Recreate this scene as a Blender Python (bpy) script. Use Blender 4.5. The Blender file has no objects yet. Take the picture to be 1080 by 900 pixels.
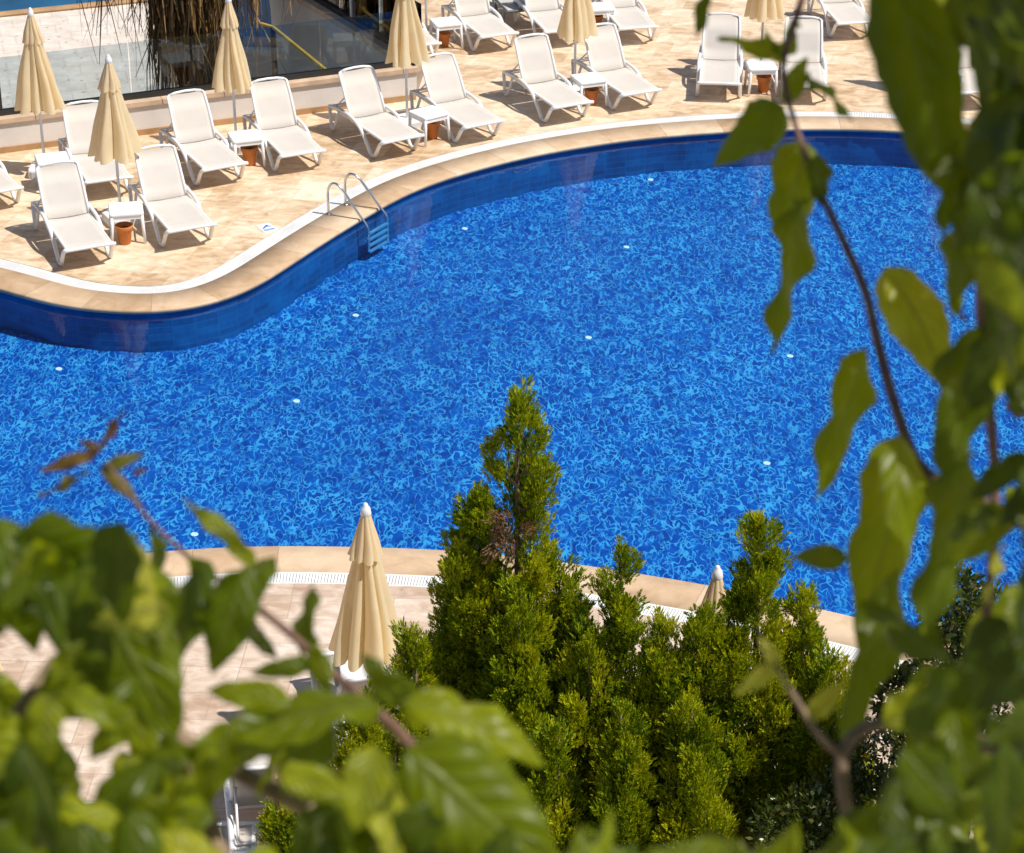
import bpy, math, random
import numpy as np
from mathutils import Vector, Matrix
from mathutils.geometry import tessellate_polygon
rnd = random.Random(7)
R = math.radians
scene = bpy.context.scene
COL = scene.collection

# ------------------------------------------------------------------ camera model
PITCH = R(27.0)
FPX = 1266 / math.tan(PITCH)           # focal length in pixels of a 1080 px wide frame
CH = math.cos(PITCH) / 0.0776          # camera height above the deck
CAM = np.array([0, 0, CH])
SP, CP = math.sin(PITCH), math.cos(PITCH)

def ray(px, py):
    dx = (px - 540) / FPX
    dv = (py - 450) / FPX
    return np.array([dx, CP - dv * SP, -SP - dv * CP])

def P(px, py, z=0.0):
    d = ray(px, py)
    return CAM + d * (z - CH) / d[2]

def Q(px, py, depth):
    return CAM + ray(px, py) * depth

def QY(px, py, Y):
    d = ray(px, py)
    return CAM + d * (Y / d[1])

# ------------------------------------------------------------------ mesh helpers
class MB:
    def __init__(self):
        self.v = []; self.f = []; self.uv = None
    def add(self, vs, fs):
        o = len(self.v)
        self.v += [tuple(p) for p in vs]
        self.f += [tuple(i + o for i in q) for q in fs]
        return self
    def box(self, x0, x1, y0, y1, z0, z1, M=None):
        vs = [(x, y, z) for z in (z0, z1) for y in (y0, y1) for x in (x0, x1)]
        if M is not None:
            vs = [tuple(M @ Vector(p)) for p in vs]
        self.add(vs, [(0, 2, 3, 1), (4, 5, 7, 6), (0, 1, 5, 4), (2, 6, 7, 3), (0, 4, 6, 2), (1, 3, 7, 5)])
        return self
    def rbox(self, x0, x1, y0, y1, z0, z1, b, M=None):
        """box with bevelled vertical corners and a chamfered top"""
        def ring(z, s):
            a0, a1, c0, c1 = x0 + s, x1 - s, y0 + s, y1 - s
            k = b
            return [(a0 + k, c0, z), (a1 - k, c0, z), (a1 - k * .3, c0 + k * .3, z), (a1, c0 + k, z), (a1, c1 - k, z), (a1 - k * .3, c1 - k * .3, z),
                    (a1 - k, c1, z), (a0 + k, c1, z), (a0 + k * .3, c1 - k * .3, z), (a0, c1 - k, z), (a0, c0 + k, z), (a0 + k * .3, c0 + k * .3, z)]
        rs = [ring(z0, 0), ring(z1 - b * .5, 0), ring(z1 - b * .15, b * .15), ring(z1, b * .5)]
        vs = [p for r in rs for p in r]
        if M is not None:
            vs = [tuple(M @ Vector(p)) for p in vs]
        n = 12; fs = []
        for k in range(3):
            for i in range(n):
                j = (i + 1) % n
                fs.append((k * n + i, k * n + j, (k + 1) * n + j, (k + 1) * n + i))
        fs.append(tuple(range(n))[::-1]); fs.append(tuple(range(3 * n, 4 * n)))
        self.add(vs, fs)
        return self
    def tube(self, pts, r, n=8, cap=True):
        pts = [Vector(p) for p in pts]
        rr = r if isinstance(r, (list, tuple)) else [r] * len(pts)
        up = Vector((0, 0, 1)); rings = []; prev = None
        for i, p in enumerate(pts):
            t = (pts[min(i + 1, len(pts) - 1)] - pts[max(i - 1, 0)]).normalized()
            if prev is None:
                a = t.cross(up)
                if a.length < 1e-3: a = t.cross(Vector((1, 0, 0)))
                a.normalize()
            else:
                a = (prev - t * prev.dot(t))
                if a.length < 1e-4: a = t.cross(up)
                a.normalize()
            prev = a
            b = t.cross(a)
            rings.append([p + (a * math.cos(2 * math.pi * k / n) + b * math.sin(2 * math.pi * k / n)) * rr[i] for k in range(n)])
        vs = [q for g in rings for q in g]; fs = []
        for i in range(len(rings) - 1):
            for k in range(n):
                l = (k + 1) % n
                fs.append((i * n + k, i * n + l, (i + 1) * n + l, (i + 1) * n + k))
        if cap:
            fs.append(tuple(range(n))[::-1]); fs.append(tuple(range((len(rings) - 1) * n, len(rings) * n)))
        self.add(vs, fs)
        return self
    def lathe(self, prof, n=20, c=(0, 0, 0)):
        vs = []; fs = []
        for r, z in prof:
            for k in range(n):
                a = 2 * math.pi * k / n
                vs.append((c[0] + r * math.cos(a), c[1] + r * math.sin(a), c[2] + z))
        for i in range(len(prof) - 1):
            for k in range(n):
                l = (k + 1) % n
                fs.append((i * n + k, i * n + l, (i + 1) * n + l, (i + 1) * n + k))
        fs.append(tuple(range(n))[::-1]); fs.append(tuple(range((len(prof) - 1) * n, len(prof) * n)))
        self.add(vs, fs)
        return self
    def build(self, name, mat, parent=None, smooth=False):
        me = bpy.data.meshes.new(name)
        me.from_pydata(self.v, [], self.f)
        me.update()
        if smooth:
            me.polygons.foreach_set('use_smooth', [True] * len(me.polygons))
        o = bpy.data.objects.new(name, me)
        COL.objects.link(o)
        if mat: me.materials.append(mat)
        if parent: o.parent = parent
        return o

def np_mesh(name, V, F, mat, parent=None, smooth=False, uv=None, tint=None):
    """V (n,3), F (m,4) quads; uv per vertex; tint per vertex"""
    me = bpy.data.meshes.new(name)
    n, m = len(V), len(F)
    me.vertices.add(n); me.vertices.foreach_set('co', np.ascontiguousarray(V, dtype=np.float32).ravel())
    k = F.shape[1]
    me.loops.add(m * k); me.loops.foreach_set('vertex_index', np.ascontiguousarray(F, dtype=np.int32).ravel())
    me.polygons.add(m)
    me.polygons.foreach_set('loop_start', np.arange(0, m * k, k, dtype=np.int32))
    me.polygons.foreach_set('loop_total', np.full(m, k, dtype=np.int32))
    if smooth: me.polygons.foreach_set('use_smooth', np.ones(m, dtype=bool))
    me.update(calc_edges=True)
    if uv is not None:
        l = me.uv_layers.new(name='UVMap')
        l.data.foreach_set('uv', np.ascontiguousarray(uv[F.ravel()], dtype=np.float32).ravel())
    if tint is not None:
        a = me.attributes.new('tint', 'FLOAT', 'POINT')
        a.data.foreach_set('value', np.ascontiguousarray(tint, dtype=np.float32))
    me.materials.append(mat)
    o = bpy.data.objects.new(name, me); COL.objects.link(o)
    if parent: o.parent = parent
    return o

def tag(o, label=None, cat=None, group=None, kind=None):
    if label: o['label'] = label
    if cat: o['category'] = cat
    if group: o['group'] = group
    if kind: o['kind'] = kind
    return o

def empty(name, loc=(0, 0, 0), rz=0.0):
    o = bpy.data.objects.new(name, None); COL.objects.link(o)
    o.location = loc; o.rotation_euler = (0, 0, rz); o.empty_display_size = .2
    return o

def copy_tree(o, parent=None):
    c = o.copy(); COL.objects.link(c)
    if parent: c.parent = parent
    for ch in [x for x in o.children]:
        copy_tree(ch, c)
    return c

# ------------------------------------------------------------------ materials
def new_mat(name):
    m = bpy.data.materials.new(name); m.use_nodes = True
    nt = m.node_tree
    for n in list(nt.nodes): nt.nodes.remove(n)
    out = nt.nodes.new('ShaderNodeOutputMaterial')
    return m, nt, out

def N(nt, t, **kw):
    n = nt.nodes.new(t)
    for k, v in kw.items():
        if k.startswith('i_'):
            key = k[2:]
            key = int(key) if key.isdigit() else key
            n.inputs[key].default_value = v
        else:
            setattr(n, k, v)
    return n

def L(nt, a, b): nt.links.new(a, b)

def ramp(nt, fac, stops, interp='LINEAR'):
    r = nt.nodes.new('ShaderNodeValToRGB'); r.color_ramp.interpolation = interp
    el = r.color_ramp.elements
    while len(el) < len(stops): el.new(0.5)
    for e, (p, c) in zip(el, stops):
        e.position = p; e.color = (c[0], c[1], c[2], 1) if not isinstance(c, (int, float)) else (c, c, c, 1)
    L(nt, fac, r.inputs[0])
    return r.outputs[0]

def mixc(nt, fac, a, b, mode='MIX'):
    m = nt.nodes.new('ShaderNodeMix'); m.data_type = 'RGBA'; m.blend_type = mode
    for s, v in ((m.inputs[0], fac), (m.inputs[6], a), (m.inputs[7], b)):
        if isinstance(v, (int, float)): s.default_value = v
        elif isinstance(v, tuple): s.default_value = (*v, 1)
        else: L(nt, v, s)
    return m.outputs[2]

def math_(nt, op, a, b=None, c=None):
    m = nt.nodes.new('ShaderNodeMath'); m.operation = op
    for i, v in enumerate((a, b, c)):
        if v is None: continue
        if isinstance(v, (int, float)): m.inputs[i].default_value = v
        else: L(nt, v, m.inputs[i])
    return m.outputs[0]

def coords(nt, scale=(1, 1, 1), rot=(0, 0, 0), kind='Object', loc=(0, 0, 0)):
    tc = nt.nodes.new('ShaderNodeTexCoord')
    mp = nt.nodes.new('ShaderNodeMapping')
    mp.inputs['Scale'].default_value = scale; mp.inputs['Rotation'].default_value = rot; mp.inputs['Location'].default_value = loc
    L(nt, tc.outputs[kind], mp.inputs[0])
    return mp.outputs[0]

def noise(nt, vec, scale, detail=3, rough=.55, dist=0.0):
    n = N(nt, 'ShaderNodeTexNoise', i_Scale=scale, i_Detail=detail, i_Roughness=rough, i_Distortion=dist)
    L(nt, vec, n.inputs['Vector'])
    return n.outputs[0]

def bump(nt, h, strength, dist=.02):
    b = N(nt, 'ShaderNodeBump', i_Strength=strength, i_Distance=dist)
    L(nt, h, b.inputs['Height'])
    return b.outputs[0]

def simple(name, col, rough=.5, var=.08, scale=6.0, metal=0.0, spec=.5, bmp=0.0, bscale=40):
    m, nt, out = new_mat(name)
    p = N(nt, 'ShaderNodeBsdfPrincipled', i_Roughness=rough, i_Metallic=metal)
    p.inputs['Specular IOR Level'].default_value = spec
    v = coords(nt)
    n = noise(nt, v, scale, 4)
    a = tuple(max(0, c * (1 - var)) for c in col); b = tuple(min(1, c * (1 + var)) for c in col)
    c = ramp(nt, n, [(.3, a), (.7, b)])
    L(nt, c, p.inputs['Base Color'])
    if bmp:
        L(nt, bump(nt, noise(nt, v, bscale, 3), bmp), p.inputs['Normal'])
    L(nt, p.outputs[0], out.inputs[0])
    return m

def mat_travertine(name, lo, mid, hi, rot, tw=.62, th=.41, joint=(.50, .38, .26)):
    m, nt, out = new_mat(name)
    p = N(nt, 'ShaderNodeBsdfPrincipled', i_Roughness=.55)
    v = coords(nt, rot=(0, 0, rot))
    br = N(nt, 'ShaderNodeTexBrick', i_Scale=1.0)
    br.offset = .37; br.squash = 1.6; br.squash_frequency = 3; br.offset_frequency = 2
    br.inputs['Mortar Size'].default_value = .006
    br.inputs['Mortar Smooth'].default_value = .3
    br.inputs['Brick Width'].default_value = tw; br.inputs['Row Height'].default_value = th
    br.inputs['Color1'].default_value = (0, 0, 0, 1); br.inputs['Color2'].default_value = (1, 1, 1, 1); br.inputs['Mortar'].default_value = (.5, .5, .5, 1)
    L(nt, v, br.inputs['Vector'])
    # stone streaks inside each tile
    vs = coords(nt, scale=(1.6, 2.8, 1), rot=(0, 0, rot))
    n1 = noise(nt, vs, 2.6, 6, .6, .8)
    n2 = noise(nt, v, .55, 3, .5)
    f = math_(nt, 'ADD', math_(nt, 'MULTIPLY', br.outputs[0], .18), math_(nt, 'MULTIPLY', n1, .74))
    f = math_(nt, 'ADD', f, math_(nt, 'MULTIPLY_ADD', n2, .5, -.25))
    c = ramp(nt, f, [(.27, lo), (.47, mid), (.66, hi)])
    pit = noise(nt, v, 38, 3, .6)
    pf = ramp(nt, pit, [(.60, 0), (.74, 1)])
    c = mixc(nt, math_(nt, 'MULTIPLY', pf, .35), c, tuple(k * .55 for k in lo))
    st = ramp(nt, noise(nt, v, .9, 5, .65, .6), [(.52, 0), (.75, 1)])
    c = mixc(nt, math_(nt, 'MULTIPLY', st, .30), c, (.52, .33, .17))
    c = mixc(nt, math_(nt, 'MULTIPLY', br.outputs[1], .55), c, joint)
    L(nt, c, p.inputs['Base Color'])
    h = math_(nt, 'SUBTRACT', math_(nt, 'MULTIPLY', n1, .25), br.outputs[1])
    L(nt, bump(nt, h, .35, .006), p.inputs['Normal'])
    L(nt, ramp(nt, n1, [(.3, .38), (.7, .66)]), p.inputs['Roughness'])
    L(nt, p.outputs[0], out.inputs[0])
    return m

def mat_pool_floor():
    m, nt, out = new_mat('pool_mosaic')
    p = N(nt, 'ShaderNodeBsdfPrincipled', i_Roughness=.35)
    def squig(off, sx, sy, scale, w, warp, rot=0.0):
        v = coords(nt, scale=(sx, sy, 1), loc=off, rot=(0, 0, rot))
        n = N(nt, 'ShaderNodeTexNoise', i_Scale=scale, i_Detail=0.0, i_Distortion=warp)
        L(nt, v, n.inputs['Vector'])
        d = math_(nt, 'ABSOLUTE', math_(nt, 'SUBTRACT', n.outputs[0], .5))
        return ramp(nt, d, [(w * .45, 1), (w, 0)])
    v0 = coords(nt)
    def mask(off, sc):
        return ramp(nt, noise(nt, coords(nt, loc=off, scale=(1, .55, 1)), sc, 1, .5), [(.42, 0), (.50, 1)])
    a = squig((0, 0, 0), 1, .47, 14.5, .064, .55)
    b = math_(nt, 'MULTIPLY', squig((31, 7, 3), 1, .50, 17.5, .056, .6, .25), mask((9, 4, 0), 7.0))
    a = math_(nt, 'MULTIPLY', a, math_(nt, 'MULTIPLY_ADD', mask((3, 1, 0), 8.0), .60, .40))
    ln = math_(nt, 'MAXIMUM', a, math_(nt, 'MULTIPLY', b, .9))
    fade = ramp(nt, noise(nt, v0, .9, 4, .65), [(.34, .55), (.62, 1)])
    ln = math_(nt, 'MULTIPLY', ln, fade)
    big = noise(nt, v0, .45, 4, .6)
    base = ramp(nt, noise(nt, coords(nt, scale=(1, .48, 1)), 10.0, 2, .6), [(.32, (.0003, .042, .28)), (.5, (.0004, .074, .39)), (.68, (.001, .110, .47))])
    base = mixc(nt, 1.0, base, ramp(nt, big, [(.3, (.78, .80, .86)), (.7, (1, 1, 1))]), 'MULTIPLY')
    col = mixc(nt, math_(nt, 'MULTIPLY', ln, .95), base, (.055, .400, .74))
    L(nt, col, p.inputs['Base Color'])
    L(nt, p.outputs[0], out.inputs[0])
    return m

def mat_pool_wall():
    m, nt, out = new_mat('pool_wall_tile')
    p = N(nt, 'ShaderNodeBsdfPrincipled', i_Roughness=.3)
    uv = N(nt, 'ShaderNodeUVMap', uv_map='UVMap')
    br = N(nt, 'ShaderNodeTexBrick', i_Scale=1.0); br.offset = 0
    br.inputs['Brick Width'].default_value = .30; br.inputs['Row Height'].default_value = .085
    br.inputs['Mortar Size'].default_value = .006
    br.inputs['Color1'].default_value = (0, 0, 0, 1); br.inputs['Color2'].default_value = (1, 1, 1, 1); br.inputs['Mortar'].default_value = (.5, .5, .5, 1)
    L(nt, uv.outputs[0], br.inputs['Vector'])
    v = coords(nt)
    f = math_(nt, 'ADD', math_(nt, 'MULTIPLY', noise(nt, v, 1.1, 5, .65, .5), .75), math_(nt, 'MULTIPLY', br.outputs[0], .16))
    f = math_(nt, 'ADD', f, math_(nt, 'MULTIPLY', noise(nt, coords(nt, scale=(1, 1, .4)), 14, 3, .6), .22))
    c = ramp(nt, f, [(.38, (.0008, .034, .15)), (.60, (.001, .080, .28)), (.78, (.002, .14, .40))])
    c = mixc(nt, math_(nt, 'MULTIPLY', br.outputs[1], .35), c, (.02, .16, .34))
    L(nt, c, p.inputs['Base Color'])
    L(nt, p.outputs[0], out.inputs[0])
    return m

def mat_water():
    m, nt, out = new_mat('pool_water')
    tr = N(nt, 'ShaderNodeBsdfTransparent'); tr.inputs[0].default_value = (.84, .94, 1.0, 1)
    gl = N(nt, 'ShaderNodeBsdfGlossy', i_Roughness=.015)
    v = coords(nt, scale=(1, .8, 1))
    h = math_(nt, 'ADD', noise(nt, v, 2.2, 3, .5, .4), math_(nt, 'MULTIPLY', noise(nt, v, 9, 2, .5), .22))
    b = bump(nt, h, .17, .035)
    L(nt, b, gl.inputs['Normal'])
    fr = N(nt, 'ShaderNodeFresnel', i_IOR=1.33)
    L(nt, b, fr.inputs['Normal'])
    mx = nt.nodes.new('ShaderNodeMixShader')
    L(nt, math_(nt, 'MULTIPLY', fr.outputs[0], .55), mx.inputs[0]); L(nt, tr.outputs[0], mx.inputs[1]); L(nt, gl.outputs[0], mx.inputs[2])
    L(nt, mx.outputs[0], out.inputs[0])
    return m

def mat_glass():
    m, nt, out = new_mat('tinted_glass')
    tr = N(nt, 'ShaderNodeBsdfTransparent'); tr.inputs[0].default_value = (.77, .83, .86, 1)
    gl = N(nt, 'ShaderNodeBsdfGlossy', i_Roughness=.02)
    fr = N(nt, 'ShaderNodeFresnel', i_IOR=1.5)
    mx = nt.nodes.new('ShaderNodeMixShader')
    L(nt, fr.outputs[0], mx.inputs[0]); L(nt, tr.outputs[0], mx.inputs[1]); L(nt, gl.outputs[0], mx.inputs[2])
    L(nt, mx.outputs[0], out.inputs[0])
    return m

def mat_leaf(name, cols, trans, rough=.42, veins=True, tfac=.38, spec=.5):
    """cols: ramp over the per-leaf tint"""
    m, nt, out = new_mat(name)
    at = N(nt, 'ShaderNodeAttribute', attribute_name='tint')
    n = len(cols)
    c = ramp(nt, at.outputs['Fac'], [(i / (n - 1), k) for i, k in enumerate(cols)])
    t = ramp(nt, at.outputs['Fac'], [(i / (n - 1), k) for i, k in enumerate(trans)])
    p = N(nt, 'ShaderNodeBsdfPrincipled', i_Roughness=rough)
    p.inputs['Specular IOR Level'].default_value = spec
    if veins:
        uv = N(nt, 'ShaderNodeUVMap', uv_map='UVMap')
        sep = nt.nodes.new('ShaderNodeSeparateXYZ'); L(nt, uv.outputs[0], sep.inputs[0])
        s = math_(nt, 'ABSOLUTE', sep.outputs[0])
        mid = ramp(nt, s, [(.03, 1), (.10, 0)])
        ph = math_(nt, 'SUBTRACT', math_(nt, 'MULTIPLY', sep.outputs[1], 7.0), math_(nt, 'MULTIPLY', s, 2.2))
        w = math_(nt, 'ABSOLUTE', math_(nt, 'SUBTRACT', math_(nt, 'FRACT', ph), .5))
        vein = ramp(nt, w, [(.02, 1), (.10, 0)])
        vv = math_(nt, 'MAXIMUM', mid, math_(nt, 'MULTIPLY', vein, .6))
        c = mixc(nt, math_(nt, 'MULTIPLY', vv, .7), c, (.22, .26, .05))
        v = coords(nt)
        mot = noise(nt, v, 60, 3)
        c = mixc(nt, 1.0, c, ramp(nt, mot, [(.3, (.75, .75, .75)), (.7, (1.2, 1.2, 1.1))]), 'MULTIPLY')
        hh = math_(nt, 'ADD', math_(nt, 'MULTIPLY', vv, -1.0), math_(nt, 'MULTIPLY', w, .9))
        L(nt, bump(nt, hh, .6, .004), p.inputs['Normal'])
    L(nt, c, p.inputs['Base Color'])
    if veins: t = mixc(nt, math_(nt, 'MULTIPLY', vv, .45), t, (.12, .16, .01))
    tl = nt.nodes.new('ShaderNodeBsdfTranslucent'); L(nt, t, tl.inputs[0])
    mx = nt.nodes.new('ShaderNodeMixShader'); mx.inputs[0].default_value = tfac
    L(nt, p.outputs[0], mx.inputs[1]); L(nt, tl.outputs[0], mx.inputs[2])
    L(nt, mx.outputs[0], out.inputs[0])
    return m

def mat_cloth(name, col, tcol, tfac, weave=120, var=.06):
    m, nt, out = new_mat(name)
    p = N(nt, 'ShaderNodeBsdfPrincipled', i_Roughness=.85)
    p.inputs['Specular IOR Level'].default_value = .2
    v = coords(nt)
    n = noise(nt, v, 5, 4)
    c = ramp(nt, n, [(.3, tuple(k * (1 - var) for k in col)), (.7, tuple(min(1, k * (1 + var)) for k in col))])
    L(nt, c, p.inputs['Base Color'])
    L(nt, bump(nt, noise(nt, v, weave, 2), .15, .003), p.inputs['Normal'])
    tl = nt.nodes.new('ShaderNodeBsdfTranslucent'); tl.inputs[0].default_value = (*tcol, 1)
    mx = nt.nodes.new('ShaderNodeMixShader'); mx.inputs[0].default_value = tfac
    L(nt, p.outputs[0], mx.inputs[1]); L(nt, tl.outputs[0], mx.inputs[2])
    L(nt, mx.outputs[0], out.inputs[0])
    return m

def mat_roof():
    """pale concrete roof with rows of small dark marks"""
    m, nt, out = new_mat('roof_slab')
    p = N(nt, 'ShaderNodeBsdfPrincipled', i_Roughness=.8)
    v = coords(nt, rot=(0, 0, R(-14)))
    br = N(nt, 'ShaderNodeTexBrick', i_Scale=1.0)
    br.offset = .5
    br.inputs['Mortar Size'].default_value = .02; br.inputs['Brick Width'].default_value = .55; br.inputs['Row Height'].default_value = .55
    L(nt, v, br.inputs['Vector'])
    n = noise(nt, v, 2.5, 5, .65)
    c = ramp(nt, n, [(.3, (.58, .50, .43)), (.65, (.76, .69, .62))])
    c = mixc(nt, math_(nt, 'MULTIPLY', br.outputs[1], .30), c, (.42, .35, .29))
    vo = N(nt, 'ShaderNodeTexVoronoi', i_Scale=3.6, i_Randomness=.55); L(nt, coords(nt, rot=(0, 0, R(-14)), scale=(1, .8, 1)), vo.inputs['Vector'])
    d = ramp(nt, vo.outputs[0], [(.06, 1), (.16, 0)])
    c = mixc(nt, math_(nt, 'MULTIPLY', d, .6), c, (.2, .16, .13))
    L(nt, c, p.inputs['Base Color'])
    L(nt, p.outputs[0], out.inputs[0])
    return m

def mat_bark(name, a, b, scale=30):
    m, nt, out = new_mat(name)
    p = N(nt, 'ShaderNodeBsdfPrincipled', i_Roughness=.8)
    v = coords(nt, scale=(1, 1, .35))
    n = noise(nt, v, scale, 5, .65)
    L(nt, ramp(nt, n, [(.3, a), (.7, b)]), p.inputs['Base Color'])
    L(nt, bump(nt, n, .5, .01), p.inputs['Normal'])
    L(nt, p.outputs[0], out.inputs[0])
    return m

M = {}
M['deck'] = mat_travertine('travertine_golden', (.46, .30, .165), (.72, .54, .36), (.85, .73, .57), R(14), .50, .46, (.58, .44, .31))
M['terrace'] = mat_travertine('travertine_pale', (.44, .30, .21), (.62, .48, .37), (.75, .63, .53), R(3), .48, .42, joint=(.36, .25, .18))
def mat_coping():
    m, nt, out = new_mat('coping_stone')
    p = N(nt, 'ShaderNodeBsdfPrincipled', i_Roughness=.5)
    at = N(nt, 'ShaderNodeAttribute', attribute_name='tint')
    v = coords(nt)
    n1 = noise(nt, v, 3.5, 6, .62, .8)
    f = math_(nt, 'ADD', math_(nt, 'MULTIPLY', at.outputs['Fac'], .34), math_(nt, 'MULTIPLY', n1, .66))
    c = ramp(nt, f, [(.25, (.46, .30, .17)), (.5, (.62, .44, .28)), (.75, (.74, .57, .40))])
    wet = ramp(nt, noise(nt, v, 1.3, 4, .6, .5), [(.56, 0), (.66, 1)])
    c = mixc(nt, math_(nt, 'MULTIPLY', wet, .28), c, (.36, .22, .11))
    c = mixc(nt, math_(nt, 'MULTIPLY', ramp(nt, noise(nt, v, 45, 3, .6), [(.6, 0), (.72, 1)]), .3), c, (.3, .2, .1))
    L(nt, c, p.inputs['Base Color']); L(nt, bump(nt, n1, .2, .006), p.inputs['Normal'])
    L(nt, p.outputs[0], out.inputs[0])
    return m
M['coping'] = mat_coping()
M['joint'] = simple('grout', (.36, .26, .17), .9, .2)
M['floor'] = mat_pool_floor(); M['pwall'] = mat_pool_wall(); M['water'] = mat_water()
M['glass'] = mat_glass()
M['white'] = simple('white_resin', (.80, .80, .80), .38, .03, 9)
M['grate'] = simple('white_grate', (.80, .80, .79), .45, .08, 3)
M['channel'] = simple('dark_channel', (.55, .54, .52), .7, .2)
M['sling'] = mat_cloth('cream_sling', (.665, .615, .56), (.6, .5, .4), .12, 200, .03)
M['greysling'] = mat_cloth('grey_sling', (.52, .50, .47), (.4, .4, .4), .1, 200, .03)
M['canopy'] = mat_cloth('cream_canopy', (.92, .82, .58), (.95, .74, .38), .48, 90)
M['finial'] = simple('white_plastic', (.8, .8, .8), .4, .02)
M['pole'] = simple('painted_pole', (.72, .73, .74), .35, .04)
M['terracotta'] = simple('terracotta', (.52, .17, .035), .65, .18, 9, bmp=.2)
M['soil'] = simple('potting_soil', (.05, .03, .02), .95, .4, 30, bmp=.5)
M['render'] = simple('white_render', (.70, .66, .63), .8, .07, 2.0, bmp=.15)
M['stone'] = simple('beige_cap_stone', (.60, .44, .31), .65, .2, 3.5, bmp=.2, bscale=14)
M['trim'] = simple('brown_skirting_stone', (.42, .25, .12), .6, .2, 3.0)
M['black'] = simple('black_metal', (.025, .025, .025), .4, .1)
M['darkframe'] = simple('dark_grey_frame', (.10, .11, .12), .4, .1)
M['retain'] = simple('grey_retaining_wall', (.74, .69, .64), .8, .12, 1.4, bmp=.2)
M['steel'] = simple('brushed_steel', (.66, .66, .66), .22, .04, 20, metal=1.0)
M['yellow'] = simple('yellow_paint', (.56, .38, .07), .5, .15, 12)
M['roof'] = mat_roof()
M['lowground'] = simple('lower_paving', (.46, .42, .36), .8, .25, .8)
M['bed'] = simple('planting_soil', (.065, .045, .03), .95, .4, 9, bmp=.6)
M['sea'] = simple('sea_water', (.004, .085, .19), .25, .35, .5)
M['plunge'] = simple('turquoise_tile', (.04, .32, .42), .2, .2, 2)
M['blue'] = simple('blue_print', (.02, .16, .50), .5, .05)
M['inlet'] = simple('white_inlet', (.62, .82, .88), .4, .05)
M['step'] = simple('ladder_step', (.06, .25, .48), .4, .05)
M['twig'] = mat_bark('reddish_twig', (.13, .065, .045), (.26, .14, .10), 60)
M['bark'] = mat_bark('pale_bark', (.15, .10, .06), (.34, .24, .15), 40)
M['gstem'] = mat_bark('green_stem', (.12, .16, .03), (.26, .30, .07), 40)
M['cbark'] = mat_bark('cypress_bark', (.10, .06, .04), (.24, .16, .11), 40)
M['ptrunk'] = mat_bark('palm_trunk', (.05, .035, .02), (.16, .11, .07), 14)
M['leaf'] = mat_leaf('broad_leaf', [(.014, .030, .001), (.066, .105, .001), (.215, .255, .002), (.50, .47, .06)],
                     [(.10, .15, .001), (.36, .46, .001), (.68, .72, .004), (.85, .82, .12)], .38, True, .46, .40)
M['bronze'] = mat_leaf('bronze_leaf', [(.12, .05, .02), (.15, .09, .02), (.12, .13, .015)], [(.30, .12, .03), (.34, .2, .03), (.28, .30, .02)])
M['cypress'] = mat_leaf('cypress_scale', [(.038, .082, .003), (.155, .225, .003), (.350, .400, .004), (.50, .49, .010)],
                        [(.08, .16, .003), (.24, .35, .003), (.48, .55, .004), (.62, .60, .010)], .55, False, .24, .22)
M['deadspray'] = mat_leaf('dry_cypress', [(.16, .08, .04), (.26, .14, .07)], [(.2, .1, .04), (.3, .15, .06)], .7, False, .2)
M['thatch'] = mat_leaf('dry_frond', [(.045, .026, .012), (.15, .085, .035), (.36, .21, .075), (.55, .36, .16)],
                       [(.05, .03, .01), (.10, .06, .02), (.25, .14, .04), (.4, .25, .1)], .7, False, .2, .3)
M['frond'] = mat_leaf('green_frond', [(.02, .05, .01), (.06, .10, .02)], [(.06, .12, .01), (.12, .2, .02)], .45, False, .25)
M['shrub'] = mat_leaf('shrub_leaf', [(.018, .038, .005), (.045, .075, .008), (.10, .12, .015), (.20, .17, .05)],
                      [(.04, .08, .004), (.08, .13, .006), (.16, .2, .02), (.3, .25, .1)], .3, False, .3, .6)
M['pink'] = mat_leaf('pink_bract', [(.35, .04, .12), (.5, .08, .16)], [(.5, .05, .15), (.6, .1, .2)], .6, False, .4)

# ------------------------------------------------------------------ pool outline
FAR = [(-420, 262), (-300, 262), (-190, 270), (-90, 284), (-40, 294), (0, 304), (30, 313), (60, 320.5), (100, 326), (150, 328.5), (200, 324), (240, 313.5), (270, 300.5),
       (300, 282), (330, 262), (360, 243), (395, 222), (430, 203), (470, 187.5), (515, 174.5), (560, 163.5), (610, 154.5), (660, 147),
       (710, 142), (760, 138.3), (810, 136), (860, 135), (920, 136), (975, 139.5), (1027, 144.5), (1085, 154), (1150, 174), (1215, 206)]
NEAR = [(1310, 300), (1390, 430), (1400, 560), (1330, 660), (1220, 706), (1100, 700), (1035, 686), (974, 669), (906, 651), (861, 641), (800, 627.5), (738, 615), (670, 604),
        (605, 594), (540, 586), (469, 579.6), (400, 577), (330, 575.5), (255, 576), (153, 582.5), (60, 592), (-60, 608), (-200, 625), (-360, 630),
        (-500, 600), (-580, 520), (-590, 420), (-540, 320)]
ctrl = [P(x, y, 0)[:2] for x, y in FAR + NEAR]
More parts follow.
